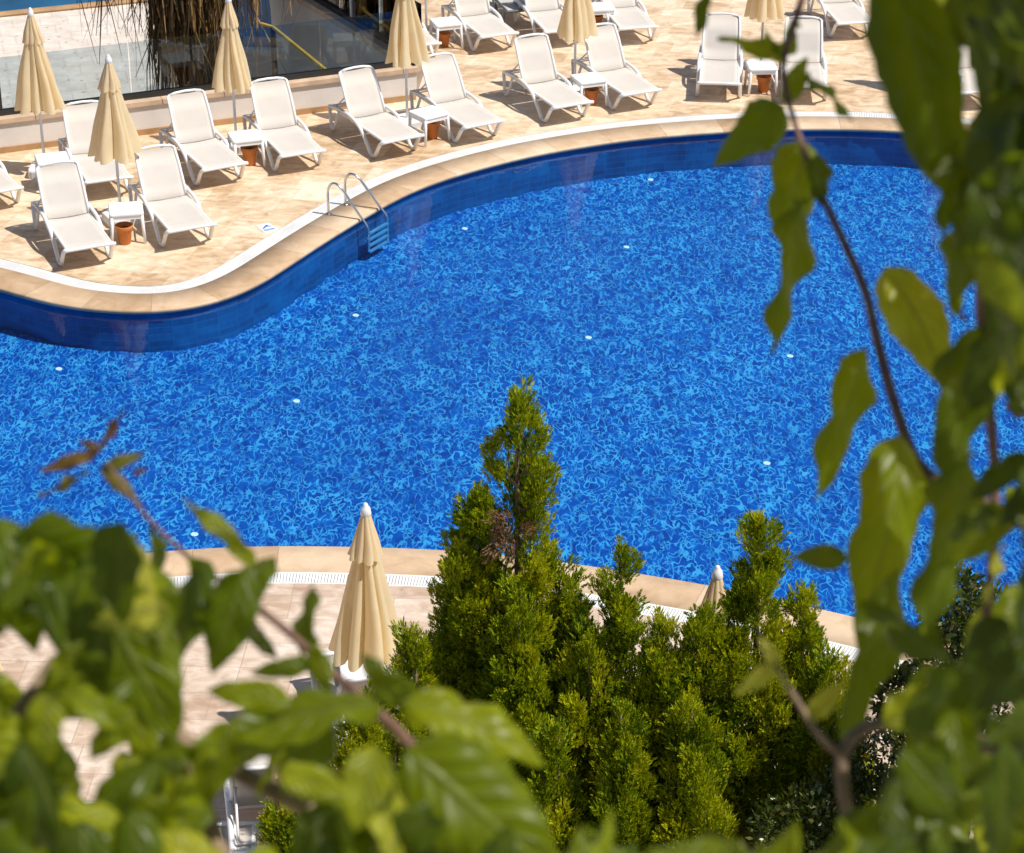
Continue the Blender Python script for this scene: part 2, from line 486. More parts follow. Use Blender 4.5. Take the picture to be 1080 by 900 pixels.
def closed_spline(c, step=.10):
    c = np.array(c); n = len(c); out = []
    for i in range(n):
        p0, p1, p2, p3 = c[i - 1], c[i], c[(i + 1) % n], c[(i + 2) % n]
        # centripetal Catmull-Rom
        t = [0]
        for a, b in ((p0, p1), (p1, p2), (p2, p3)): t.append(t[-1] + max(1e-4, np.linalg.norm(b - a)) ** .5)
        k = max(2, int(np.linalg.norm(p2 - p1) / step))
        for u in np.linspace(t[1], t[2], k, endpoint=False):
            A1 = (t[1] - u) / (t[1] - t[0]) * p0 + (u - t[0]) / (t[1] - t[0]) * p1
            A2 = (t[2] - u) / (t[2] - t[1]) * p1 + (u - t[1]) / (t[2] - t[1]) * p2
            A3 = (t[3] - u) / (t[3] - t[2]) * p2 + (u - t[2]) / (t[3] - t[2]) * p3
            B1 = (t[2] - u) / (t[2] - t[0]) * A1 + (u - t[0]) / (t[2] - t[0]) * A2
            B2 = (t[3] - u) / (t[3] - t[1]) * A2 + (u - t[1]) / (t[3] - t[1]) * A3
            out.append((t[2] - u) / (t[2] - t[1]) * B1 + (u - t[1]) / (t[2] - t[1]) * B2)
    return np.array(out)
loop = closed_spline(ctrl)
for _ in range(12):
    loop = (np.roll(loop, 1, 0) + 2 * loop + np.roll(loop, -1, 0)) / 4
# resample evenly
seg = np.linalg.norm(np.roll(loop, -1, 0) - loop, axis=1); cum = np.concatenate([[0], np.cumsum(seg)])
NL = int(cum[-1] / .12); ss = np.linspace(0, cum[-1], NL, endpoint=False)
lc = np.vstack([loop, loop[:1]])
loop = np.stack([np.interp(ss, cum, lc[:, 0]), np.interp(ss, cum, lc[:, 1])], 1)
tan = np.roll(loop, -1, 0) - np.roll(loop, 1, 0); tan /= np.linalg.norm(tan, axis=1)[:, None]
nrm = np.stack([-tan[:, 1], tan[:, 0]], 1)
area = .5 * np.sum(loop[:, 0] * np.roll(loop[:, 1], -1) - np.roll(loop[:, 0], -1) * loop[:, 1])
if area > 0: nrm = -nrm                # outward
def off(d): return loop + nrm * d

def ring_strip(mb, a, za, b, zb):
    n = len(a); o = len(mb.v)
    mb.v += [(p[0], p[1], za) for p in a] + [(p[0], p[1], zb) for p in b]
    for i in range(n):
        j = (i + 1) % n
        mb.f.append((o + i, o + j, o + n + j, o + n + i))
def poly(mb, pts, z):
    o = len(mb.v); mb.v += [(p[0], p[1], z) for p in pts]
    for t in tessellate_polygon([[Vector((p[0], p[1], 0)) for p in pts]]):
        a, b, c = (pts[i] for i in t)
        cr = (b[0] - a[0]) * (c[1] - a[1]) - (b[1] - a[1]) * (c[0] - a[0])
        mb.f.append(tuple(o + i for i in (t if cr > 0 else t[::-1])))

WZ, FZ = -.075, -.57                   # water level, (apparent) floor level
COP, GUT = .50, .72
mb = MB(); poly(mb, off(.09), FZ); tag(mb.build('pool_floor', M['floor']), kind='structure')
V = []; U = []; F = []
prof_w = [(.04, -.045), (.04, FZ)]
for (d_, z_) in prof_w:
    o_ = loop + nrm * (d_ + (0 if z_ > -.1 else 1) * (.016 * np.sin(ss * 9.1 + 2 * np.sin(ss * 1.7)) + .012 * np.sin(ss * 23.0)))[:, None] if z_ < -.1 else off(d_)
    for i in range(NL + 1): V.append((o_[i % NL][0], o_[i % NL][1], z_)); U.append((i * .12, z_))
for r_ in range(len(prof_w) - 1):
    for i in range(NL): F.append((r_ * (NL + 1) + i, r_ * (NL + 1) + i + 1, (r_ + 1) * (NL + 1) + i + 1, (r_ + 1) * (NL + 1) + i))
tag(np_mesh('pool_wall', np.array(V), np.array(F), M['pwall'], None, True, np.array(U)), kind='structure')
mb = MB(); poly(mb, off(.039), WZ); tag(mb.build('pool_water', M['water']), kind='structure')
V = []; F = []; T = []
prof_c = [(.06, -.05), (0.0, -.05), (0.0, -.012), (.012, 0.0), (COP, 0.0), (COP, -.06)]
offs = [off(d_) for d_, _ in prof_c]
k = 0; st_ = 7
while k < NL:
    e = min(k + st_, NL); idxs = [q % NL for q in range(k, e + 1)]; tn = rnd.random()
    o_ = len(V)
    for o2, (_, z_) in zip(offs, prof_c):
        for q in idxs: V.append((o2[q][0], o2[q][1], z_)); T.append(tn)
    W_ = len(idxs)
    for r_ in range(len(prof_c) - 1):
        for q in range(W_ - 1): F.append((o_ + r_ * W_ + q, o_ + r_ * W_ + q + 1, o_ + (r_ + 1) * W_ + q + 1, o_ + (r_ + 1) * W_ + q))
    k = e
tag(np_mesh('pool_coping', np.array(V), np.array(F), M['coping'], None, False, None, np.array(T)), kind='structure')
mb = MB()
for k in range(0, NL, st_):
    a_, b_ = offs[2][k], offs[4][k]; t_ = tan[k] * .003
    mb.add([(a_[0] - t_[0], a_[1] - t_[1], .0015), (a_[0] + t_[0], a_[1] + t_[1], .0015), (b_[0] + t_[0], b_[1] + t_[1], .0015), (b_[0] - t_[0], b_[1] - t_[1], .0015)], [(0, 1, 2, 3)])
tag(mb.build('coping_joints', M['joint']), kind='structure')
# overflow grate: cross bars between two rails above a dark channel
g = MB()
ring_strip(g, off(COP + .004), -.004, off(COP + .022), -.004); ring_strip(g, off(GUT - .022), -.004, off(GUT - .004), -.004)
a, b = off(COP + .022), off(GUT - .022)
per = cum[-1]; nb = int(per / .032)
idx = np.linspace(0, NL, nb, endpoint=False)
def lerp_loop(arr, s):
    i = int(s) % NL; t = s - int(s); return arr[i] * (1 - t) + arr[(i + 1) % NL] * t
for s in idx:
    w = .0134 / (per / NL)
    p = [lerp_loop(a, s - w), lerp_loop(a, s + w), lerp_loop(b, s + w), lerp_loop(b, s - w)]
    g.add([(q[0], q[1], -.004) for q in p] + [(q[0], q[1], -.03) for q in p], [(0, 1, 2, 3), (0, 4, 5, 1), (2, 6, 7, 3)])
tag(g.build('overflow_grate', M['grate']), kind='structure')
mb = MB(); ring_strip(mb, off(COP), -.045, off(GUT), -.045); ring_strip(mb, off(GUT), -.045, off(GUT), 0.0)
tag(mb.build('gutter_channel', M['channel']), kind='structure')

# ------------------------------------------------------------------ deck and terraces
outer = off(GUT)
iL = int(np.argmin(outer[:, 0])); iR = int(np.argmax(outer[:, 0]))
# order loop so it runs left end -> far edge -> right end -> near edge
def arc(i, j, step):
    out = [i]
    while i != j:
        i = (i + step) % NL; out.append(i)
    return out
a1, a2 = arc(iL, iR, 1), arc(iL, iR, -1)
farc, narc = (a1, a2) if outer[a1, 1].mean() > outer[a2, 1].mean() else (a2, a1)
WH = .50                               # height of the low wall's cap
wA, wB = P(2.6, 161.5, 0), P(447, 104, 0)
wd = (wB - wA) / np.linalg.norm(wB - wA); wn = np.array([-wd[1], wd[0], 0])  # wn points away from the pool
w0 = wA - wd * 22
corner = P(443, 74, WH)
corner = wA + wd * ((corner - wA) @ wd)
dA = P(438, 68, WH); dB = P(325, 0, WH)
dd = (dB - dA); dd[2] = 0; dd /= np.linalg.norm(dd); dn = np.array([dd[1], -dd[0], 0])   # dn towards the upper terrace
def wlen(px):                          # length along the diagonal wall whose cap end projects to pixel column px
    for k in range(40, 400):
        q = corner + dd * (k * .05) + np.array([0, 0, WH - corner[2]]) - CAM
        if 540 + FPX * q[0] / (q[1] * CP - q[2] * SP) < px: return k * .05
    return 20.0
RWL = wlen(285)
dEnd = corner + dd * RWL
far_pts = [outer[i] for i in farc]
deck = far_pts + [(outer[iR][0] + 40, outer[iR][1]), (outer[iR][0] + 40, 80), (float(dEnd[0]), 80.0), tuple(dEnd[:2]), tuple(corner[:2]), tuple(w0[:2]), (outer[iL][0] - 8, outer[iL][1])]
mb = MB(); poly(mb, [tuple(p) for p in deck], 0.0); tag(mb.build('pool_deck', M['deck']), kind='structure')
near_pts = [outer[i] for i in narc]
terr = near_pts + [(outer[iR][0] + 40, outer[iR][1]), (outer[iR][0] + 40, 1), (outer[iL][0] - 8, 1), (outer[iL][0] - 8, outer[iL][1])]
mb = MB(); poly(mb, [tuple(p) for p in terr], 0.0); tag(mb.build('near_terrace', M['terrace']), kind='structure')
mb = MB()
poly(mb, [(-1.75, 1.2), (30, 1.2), (30, 15.6), (4.4, 15.6), (3.6, 15.0), (-1.2, 15.0), (-1.75, 14.3)], .012)
tag(mb.build('planting_bed', M['bed']), kind='structure')
mb = MB(); mb.add([(-300, -60, -5), (300, -60, -5), (300, 51, -5), (-300, 51, -5)], [(0, 1, 2, 3)])
tag(mb.build('lower_ground', M['lowground']), kind='structure')
mb = MB(); mb.add([(-3000, 45, -6), (3000, 45, -6), (3000, 6000, -6), (-3000, 6000, -6)], [(0, 1, 2, 3)])
tag(mb.build('sea', M['sea']), kind='structure')

def frame_matrix(o, x):
    x = Vector(x).normalized(); z = Vector((0, 0, 1)); y = z.cross(x)
    m = Matrix((x, y, z)).transposed().to_4x4(); m.translation = Vector(o)
    return m

# low white wall along the left edge of the deck, with tan skirting and stone cap
lw = empty('low_wall', tuple(w0)); lw.rotation_euler[2] = math.atan2(wd[1], wd[0])
ln_ = float((corner - w0) @ wd)
MB().box(0, ln_, 0, .24, .085, WH - .07).build('wall_body', M['render'], lw)
MB().box(-.0, ln_ - .02, -.02, .03, .0, .085).build('skirting', M['trim'], lw)
c = MB()
x = 0
while x < ln_:
    e = min(x + .9, ln_ + .03); c.rbox(x, e - .006, -.035, .27, WH - .07, WH, .008); x += .9
c.build('cap_stone', M['stone'], lw)
tag(lw, 'low white rendered wall with beige stone cap behind the left loungers', 'wall')
# glass balustrade on that wall
gb = empty('glass_balustrade', tuple(w0 + np.array([0, 0, WH]))); gb.rotation_euler[2] = lw.rotation_euler[2]
MB().box(0, ln_, .10, .19, 0, .075).build('base_channel', M['black'], gb)
x = ln_ - .02; k = 0
while x > ln_ - 24:
    MB().box(x - 1.38, x, .139, .151, .075, .82).build('glass_pane', M['glass'], gb); x -= 1.40; k += 1
xp = float((P(1, 90, 1.0) - w0) @ wd)
MB().box(xp - .02, xp + .02, .12, .17, .075, .86).build('post', M['black'], gb)
tag(gb, 'tinted glass balustrade in a black channel on the low white wall', 'balustrade')
# diagonal retaining wall of the upper terrace
rw = empty('retaining_wall', tuple(corner)); rw.rotation_euler[2] = math.atan2(dd[1], dd[0])
sgn = -1.0   # local -y is towards the terrace
MB().box(.25, RWL, -.26, 0.0, -5, WH - .09).build('wall_body', M['retain'], rw)
c = MB(); x = .05
while x < RWL:
    c.rbox(x, min(x + .994, RWL + .03), -.30, .035, WH - .09, WH, .008); x += 1.0
c.build('cap_stone', M['stone'], rw)
tag(rw, 'grey retaining wall with beige cap running diagonally above the stairs', 'wall')
g2 = empty('glass_balustrade', tuple(corner + np.array([0, 0, WH]))); g2.rotation_euler[2] = rw.rotation_euler[2]
MB().box(.05, RWL, -.19, -.10, 0, .075).build('base_channel', M['black'], g2)
x = .1
while x < RWL - 1:
    MB().box(x, x + 1.38, -.151, -.139, .075, .9).build('glass_pane', M['glass'], g2); x += 1.40
for xx in (2.45, 5.1): MB().box(xx - .03, xx + .03, -.165, -.125, .075, .96).build('glass_post', M['pole'], g2)
tag(g2, 'glass balustrade on the diagonal grey wall in front of the upper terrace', 'balustrade')
# wall below the deck edge (hidden side) down to the lower ground
mb = MB(); mb.box(0, ln_, .02, .23, -5, .08, None)
o = mb.build('retaining_wall', M['retain']); o.location = tuple(w0); o.rotation_euler[2] = lw.rotation_euler[2]
tag(o, 'grey retaining wall beneath the low white wall', 'wall')

# ------------------------------------------------------------------ lower level beyond the glass
def quad_from_px(pts, z): return [P(x, y, z) for x, y in pts]
rz = -3.0
q = [P(-60, 125, rz), P(152, 97, rz), P(222, 30, rz), P(214, -4, rz), P(-70, 25, rz)]
bd = empty('flat_roofed_building', (0, 0, 0))
mb = MB(); poly(mb, [tuple(p[:2]) for p in q], rz)
mb.build('roof', M['roof'], bd)
mb = MB(); n = len(q)
vs = [(p[0], p[1], -5) for p in q] + [(p[0], p[1], rz - .003) for p in q]
mb.add(vs, [(i, (i + 1) % n, n + (i + 1) % n, n + i) for i in range(n)])
mb.build('outer_wall', M['render'], bd)
mb = MB(); mb.tube([Vector(q[4]) + Vector((0, 0, .04)), Vector(q[3]) + Vector((0, 0, .04))], .07, 6); mb.build('roof_edge', M['trim'], bd)
tag(bd, 'pale flat concrete roof with rows of dark marks beyond the glass', 'building')
pq = [P(108, 110, -4.6), P(205, 98, -4.6), P(205, 84, -4.6), P(112, 95, -4.6)]
mb = MB(); poly(mb, [tuple(p[:2]) for p in pq], -4.6); tag(mb.build('plunge_pool_water', M['plunge']), kind='structure')
mb = MB()
for i in range(4):
    a, b = Vector(pq[i]), Vector(pq[(i + 1) % 4]); mb.tube([a, b], .09, 6)
tag(mb.build('plunge_pool_kerb', M['yellow']), kind='structure')

# stairs handrail: yellow rail running up from the low post
yr = empty('stair_handrail', (0, 0, 0))
t0 = QY(276, 25.5, 36.2); t1 = QY(288, 29, 36.0); t2 = QY(357, 85, 33.9)
post_top = QY(287.5, 29, 36.0); post_bot = np.array([post_top[0], post_top[1], -5.0])
MB().tube([t0, t1, t2, t2 + (t2 - t1) * .25], .030, 8).build('rail', M['yellow'], yr)
MB().tube([post_bot, post_top], .05, 8).build('post', M['black'], yr); MB().tube([np.array([t2[0], t2[1], -5]), t2], .03, 8).build('post', M['black'], yr)
tag(yr, 'yellow stair handrail on a black post beside the grey wall', 'handrail')
# the flight it belongs to
st = MB()
sd = (t2 - t1); L2_ = math.hypot(sd[0], sd[1]); sx = np.array([sd[0], sd[1], 0]) / L2_; sy = np.array([-sx[1], sx[0], 0])
for k in range(12):
    o0 = np.array([t1[0], t1[1], 0]) + sx * (k * L2_ / 8)
    z = t1[2] - 1.0 + (t2[2] - t1[2]) * k / 8
    m = frame_matrix(o0, sx); st.box(0, L2_ / 8 - .002, .08, .75, -5, z, m)
tag(st.build('stone_stairs', M['retain']), 'grey stone stairs behind the yellow handrail', 'stairs')

# ------------------------------------------------------------------ sun lounger
def smooth_path(pts, k=5):
    pts = [np.array(p, float) for p in pts]; out = []
    n = len(pts)
    for i in range(n - 1):
        p0, p1, p2, p3 = pts[max(i - 1, 0)], pts[i], pts[i + 1], pts[min(i + 2, n - 1)]
        for t in np.linspace(0, 1, k, endpoint=False):
            out.append(.5 * ((2 * p1) + (-p0 + p2) * t + (2 * p0 - 5 * p1 + 4 * p2 - p3) * t * t + (-p0 + 3 * p1 - 3 * p2 + p3) * t ** 3))
    out.append(pts[-1])
    return out

def sling_sheet(prof, hw, thick, crown, nx=8):
    """cloth stretched across the rails: prof = list of (y,z)"""
    mb = MB(); n = len(prof)
    for side in (0, 1):
        for (y, z) in prof:
            for i in range(nx + 1):
                u = -1 + 2 * i / nx
                mb.v.append((u * hw, y, z - crown * (1 - u * u) - side * thick))
    W = nx + 1
    for s in (0, 1):
        for j in range(n - 1):
            for i in range(nx):
                a = s * n * W + j * W + i
                q = (a, a + 1, a + W + 1, a + W)
                mb.f.append(q if s == 0 else q[::-1])
    for j in range(n - 1):
        for i in (0, nx):
            a = j * W + i; mb.f.append((a, a + W, a + W + n * W, a + n * W))
    for j in (0, n - 1):
        for i in range(nx):
            a = j * W + i; mb.f.append((a, a + 1, a + 1 + n * W, a + n * W))
    return mb

def make_lounger(frame_m, sling_m, back_angle=60):
    """local +y is the foot end, origin on the ground under the middle of the foot rail"""
    r = empty('sun_lounger')
    HW, SZ, JY = .278, .305, -1.03
    # seat frame: two rails and the foot cross rail, which overhangs the legs a little
    f = MB()
    for s in (-1, 1):
        f.tube(smooth_path([(s * HW, JY - .62, SZ + .03), (s * HW, JY, SZ + .02), (s * HW, -.5, SZ + .005), (s * HW, -.06, SZ - .005), (s * HW, -.005, SZ - .02)], 3), .020, 8)
    f.tube([(-HW - .05, 0, SZ - .012), (-HW, .006, SZ - .006), (0, .014, SZ), (HW, .006, SZ - .006), (HW + .05, 0, SZ - .012)], .024, 8)
    f.tube([(-HW, JY - .62, SZ + .03), (HW, JY - .62, SZ + .03)], .020, 8)
    f.tube([(-HW, JY + .03, SZ - .02), (HW, JY + .03, SZ - .02)], .014, 6)
    f.build('seat_frame', frame_m, r, True)
    sling_sheet([(JY + .02, SZ + .03), (JY + .3, SZ + .024), (JY + .6, SZ + .018), (-.18, SZ + .014), (-.02, SZ + .006)], HW - .004, .008, .016).build('seat_sling', sling_m, r, True)
    # backrest
    a = R(back_angle); BL = .67
    def bp(x, t, h=0):  # t along the back, h normal to it
        return (x, JY - math.cos(a) * t + h * math.sin(a), SZ + .03 + math.sin(a) * t + h * math.cos(a))
    b = MB()
    for s in (-1, 1):
        b.tube([bp(s * (HW - .004), -.02), bp(s * (HW - .004), .2, .006), bp(s * (HW - .008), .45, .006), bp(s * (HW - .016), BL - .03, -.01), bp(s * (HW - .05), BL, -.018)], .019, 8)
    b.tube([bp(-HW + .05, BL, -.018), bp(-HW * .5, BL + .02, -.022), bp(0, BL + .027, -.024), bp(HW * .5, BL + .02, -.022), bp(HW - .05, BL, -.018)], .019, 8)
    bo = b.build('backrest', frame_m, r, True)
    prof = [(0.0, 0), (.2, .004), (.42, .006), (BL + .0, -.014)]
    pr = [(bp(0, t, h)[1], bp(0, t, h)[2]) for t, h in prof]
    sling_sheet(pr, HW - .012, .008, .012).build('back_sling', sling_m, bo, True)
    # stays behind the back
    s_ = MB()
    for s in (-1, 1): s_.tube([bp(s * (HW - .03), .32), (s * (HW - .03), JY - .52, SZ + .03)], .011, 6)
    s_.tube([(-HW + .03, JY - .52, SZ + .03), (HW - .03, JY - .52, SZ + .03)], .010, 6)
    s_.build('back_stay', frame_m, r, True)
    for s in (-1, 1):
        x = s * (HW + .022); xf = s * (HW + .035)
        # side arch: from the rear leg top, over, and down to the front foot, then the short strut back up to the foot rail
        m = MB()
        m.tube(smooth_path([(x, JY - .60, SZ + .035), (x, JY - .38, SZ + .075), (x * 1.03, JY - .02, SZ + .085), (x * 1.06, JY + .28, SZ + .045), (xf, JY + .46, SZ - .07), (xf, -.36, .02)], 5), [.025] * 15 + [.027] * 11, 8)
        m.build('side_arm', frame_m, r, True)
        m = MB(); m.tube([(xf, -.38, .022), (xf, -.30, .016), (xf, -.24, .03), (s * (HW + .03), -.10, SZ - .07), (s * (HW + .02), -.03, SZ - .012)], [.026, .027, .028, .027, .024], 8)
        m.build('leg', frame_m, r, True)
        m = MB(); m.tube([(x, JY - .60, SZ + .03), (x, JY - .565, .05), (x, JY - .54, .016), (x, JY - .47, .03), (x, JY - .30, SZ + .055)], [.026, .026, .026, .023, .019], 8)
        m.build('leg', frame_m, r, True)
    return r

def px_lounger(fl, fr, top=None, zz=.305):
    a, b = P(*fl, zz), P(*fr, zz)
    m = (a + b) / 2
    yaw = math.atan2(b[1] - a[1], b[0] - a[0])
    if top:                            # turn it so that the head end falls where the photo has it
        best = None
        for k in range(-60, 61):
            y = yaw + R(k * .4)
            p = np.array([m[0] - 1.37 * math.sin(y), m[1] + 1.37 * math.cos(y), .91])
            q = p - CAM; px = 540 + FPX * q[0] / (q[1] * CP - q[2] * SP)
            e = abs(px - top[0]) + .12 * abs(k)
            if best is None or e < best[0]: best = (e, y)
        yaw = best[1]
    return m, yaw

# local +y = foot direction (towards the pool); local +x then is the photo's left, so rotate by pi
GRP = 'white sun loungers around the pool'
LN = [
    ((-27, 207), (24.7, 197), 'white sun lounger cut by the left edge of the photo, left of a side table', 60, 0),
    ((91, 192), (138, 186.7), 'white sun lounger behind the closed parasol above the frontmost pair of loungers', 60, 0),
    ((67.6, 263.9), (121, 256.7), 'white sun lounger nearest the pool bulge, on the left of the table with the pot', 60, 0),
    ((176.3, 243.7), (227.6, 236.6), 'white sun lounger nearest the pool bulge, right of the side table and terracotta pot', 60, 0),
    ((215, 179.5), (259, 171.6), 'white sun lounger by the low wall, left of the table behind the bulge pair', 60, 0),
    ((296, 164), (342, 159), 'white sun lounger straight above the pool ladder, touching a side table on its left', 60, 0),
    ((403, 149.7), (446.6, 143), 'white sun lounger above and right of the ladder, left of the low wall end table', 60, 0),
    ((489, 134), (532, 127.5), 'white sun lounger on open deck just right of the low wall\'s end', 60, 0),
    ((584.4, 112.6), (624, 108), 'white sun lounger mid deck on the left of a table, in front of a parasol', 60, 0),
    ((656, 99.6), (696.7, 95), 'white sun lounger mid deck right of the table with a parasol pole behind', 58, 0),
    ((737.6, 89), (779, 86.5), 'white sun lounger facing the camera squarely, left of a table half hidden by leaves', 62, 0),
    ((829, 92), (871, 89.5), 'white sun lounger facing the camera, partly behind a blurred leaf at its right', 62, 0),
    ((509, 39), (543.7, 34.5), 'white sun lounger in the back row beside a small terracotta pot and table', 58, 0),
    ((575.6, 34), (613, 30.5), 'white sun lounger in the back row left of the cropped parasol', 62, 0),
    ((654, 30.5), (692, 27.8), 'white sun lounger in the back row right of the cropped parasol, by the top edge', 58, 0),
    ((424, 50), (464, 45), 'white sun lounger mostly hidden behind the parasol near the diagonal wall', 62, 0),
    ((884, 25), (922, 23), 'white sun lounger with a shaded backrest at the top edge beside the dark leaf', 62, 0),
    ((1011.7, 98), (1052, 96), 'white sun lounger glimpsed between the dark leaves right of a white table', 62, 0),
    ((1073, 66), (1113, 64), 'white sun lounger cut by the right edge of the photo behind dark foliage', 62, 0),
]
lprotos = {}
TOPS = [None, (86, 113), (60, 175), (163, 158), (195, 102), (283, 90), (375, 78), (461, 64.5), (559, 43), (632, 32.5), (762, 20), (848, 21)] + [None] * 7
for i, (fl, fr, lab, ba, _) in enumerate(LN):
    pv = (i * 5 + 2) % 4
    if pv not in lprotos:
        lprotos[pv] = make_lounger(M['white'], M['sling'], (60, 57, 62.5, 59)[pv]); o = lprotos[pv]
    else: o = copy_tree(lprotos[pv])
    m, a = px_lounger(fl, fr, TOPS[i])
    o.location = (m[0], m[1], 0); o.rotation_euler = (0, 0, a + math.pi)
    tag(o, lab, 'sun lounger', GRP)
dk = make_lounger(M['darkframe'], M['greysling'])
m, a = px_lounger((534, 12.5), (572, 9)); dk.location = (m[0], m[1], 0); dk.rotation_euler = (0, 0, a + math.pi)
tag(dk, 'dark framed grey sun lounger at the top edge behind the back row', 'sun lounger')
# loungers of the near terrace, seen from behind, feet towards the pool
NLN = [((312, 742), (345, 668), None, 'white sun lounger under the near cream parasol, its side showing left of the pole'),
       ]
def put_near(px, py, yaw, lab):
    o = copy_tree(lprotos[0]); q = P(px, py, .345)
    o.location = (q[0], q[1], 0); o.rotation_euler = (0, 0, yaw); tag(o, lab, 'sun lounger', 'white sun loungers on the near terrace')
put_near(364, 684, R(14), 'white sun lounger peeking out left of the near cream parasol')
put_near(276, 768, R(8), 'white sun lounger edge framed by blurred leaves left of the near parasol')
put_near(230, 866, R(4), 'white sun lounger corner seen in the gap under the brown twig at lower left')
put_near(80, 846, R(4), 'white sun lounger scrap seen through the lowest small leaf gap at far left')

# ------------------------------------------------------------------ side table
def make_table():
    r = empty('side_table')
    h, w = .42, .215
    MB().rbox(-w, w, -w, w, h - .03, h, .03).build('tabletop', M['white'], r)
    ap = MB()
    for s in (-1, 1):
        ap.box(-w + .03, w - .03, s * (w - .02) - .008, s * (w - .02) + .008, h - .085, h - .03)
        ap.box(s * (w - .02) - .008, s * (w - .02) + .008, -w + .03, w - .03, h - .085, h - .03)
        ap.box(s * (w - .03) - .006, s * (w - .03) + .006, -w + .03, w - .03, .17, .195)
    ap.build('apron', M['white'], r)
    for sx in (-1, 1):
        for sy in (-1, 1):
            MB().tube([(sx * (w - .028), sy * (w - .028), h - .03), (sx * (w - .02), sy * (w - .02), .2), (sx * (w - .005), sy * (w - .005), 0)], [.024, .022, .018], 8).build('leg', M['white'], r, True)
    return r
TB = [([(32.5, 162), (71, 158), (78, 170), (38, 175)], 'white square side table beside the parasol at far left, partly behind a lounger back'),
      ([(110.6, 214.5), (147.7, 211.9), (153.5, 223.5), (118.5, 226.8)], 'white square side table between the two loungers nearest the pool bulge'),
      ([(235, 137), (272, 133), (279, 149), (249, 151)], 'white square side table above the pool ladder with a round terracotta pot under it'),
      ([(430, 116), (457, 109.5), (474, 121), (448, 125)], 'white square side table at the right end of the low wall'),
      ([(599, 79), (628, 75.5), (642, 84), (615, 87.5)], 'white square side table between the two mid deck loungers'),
      ([(788, 64), (817, 63.5), (820, 72.5), (789, 73)], 'white square side table half hidden by the blurred leaf sprig'),
      ([(451, 19.5), (478, 17), (489, 26), (463, 26)], 'white square side table in the back row near the diagonal wall'),
      ([(621, 2), (640, 1), (646, 10), (625, 12)], 'white square side table by the top edge behind the cropped parasol'),
      ([(982, 70), (1012, 69), (1013, 79.5), (983, 80)], 'white square side table seen in a gap between the dark right leaves'),
      ([(355, 693), (404, 690), (414, 708), (364, 712)], 'white square side table under the near cream parasol')]
tp = make_table()
for i, (c, lab) in enumerate(TB):
    o = tp if i == 0 else copy_tree(tp)
    q = [P(x, y, .42) for x, y in c]; m = sum(q) / 4; e = q[1] - q[0]
    o.location = (m[0], m[1], 0); o.rotation_euler = (0, 0, math.atan2(e[1], e[0]))
    tag(o, lab, 'side table', 'white side tables between the loungers')

# ------------------------------------------------------------------ flower pots
def make_pot():
    r = empty('flower_pot')
    MB().lathe([(.068, 0), (.076, .01), (.098, .19), (.101, .195), (.112, .197), (.115, .205), (.117, .245), (.113, .25), (.102, .248), (.100, .21)], 24).build('pot_body', M['terracotta'], r, True)
    MB().lathe([(.099, .205), (.05, .212), (.001, .214)], 20).build('soil', M['soil'], r, True)
    return r
PT = [((132.3, 256), 1.0, 'terracotta pot under the table between the pool bulge loungers'),
      ((264, 173), 1.05, 'rounder terracotta pot under the table above the pool ladder'),
      ((456, 145), 1.0, 'terracotta pot half behind the table leg at the end of the low wall'),
      ((624, 109.5), .95, 'terracotta pot under the mid deck side table'),
      ((805, 96), .98, 'terracotta pot seen through the blurred leaf sprig'),
      ((469, 48), .85, 'small terracotta pot under the back row table near the diagonal wall'),
      ((629, 30), .9, 'terracotta pot partly behind the cropped parasol in the back row'),
      ((999, 103), .9, 'terracotta pot in shade under the table between dark leaves')]
pp = make_pot()
for i, (c, s, lab) in enumerate(PT):
    o = pp if i == 0 else copy_tree(pp)
    q = P(*c, 0); o.location = (q[0], q[1] - .02, 0); o.scale = (s, s, s)
    tag(o, lab, 'flower pot', 'terracotta pots under the tables')

# ------------------------------------------------------------------ closed parasols
def canopy_mesh(z0, z1, r0, r1, folds, seed, amp, scallop, rows=14, nseg=96, hang=1.0):
    rr = random.Random(seed)
    ph = [rr.uniform(-.45, .45) for _ in range(folds)]; am = [rr.uniform(.45, 1.35) for _ in range(folds)]; wv = [(rr.uniform(0, 6.28), rr.uniform(4, 9), rr.uniform(.4, 1)) for _ in range(folds)]; tl = (rr.uniform(-.02, .02), rr.uniform(-.02, .02))
    V = []; F = []
    for j in range(rows + 1):
        t = j / rows
        z = z1 + (z0 - z1) * t
        for i in range(nseg):
            a = 2 * math.pi * i / nseg
            k = (a / (2 * math.pi) * folds)
            ki = int(k) % folds; fr = k - int(k)
            sk = fr + ph[ki] * math.sin(math.pi * fr) * .6
            bulge = abs(math.sin(math.pi * sk)) ** .75             # rounded lobes with sharp valleys between
            base = r1 + (r0 - r1) * (t ** hang)
            r = base * (1 - amp + amp * 1.45 * bulge * am[ki] * min(1, .35 + t))
            r *= 1 + .045 * wv[ki][2] * math.sin(wv[ki][0] + wv[ki][1] * t + 2 * sk) * min(1, t * 2)
            tw = .22 * t + .10 * math.sin(wv[ki][0] + 5 * t) * t
            dz = -scallop * (bulge - .4) * (t ** 6)
            V.append((r * math.cos(a + tw) + tl[0] * t * t, r * math.sin(a + tw) + tl[1] * t * t, z + dz))
    for j in range(rows):
        for i in range(nseg):
            l = (i + 1) % nseg
            F.append((j * nseg + i, (j + 1) * nseg + i, (j + 1) * nseg + l, j * nseg + l))
    return V, F
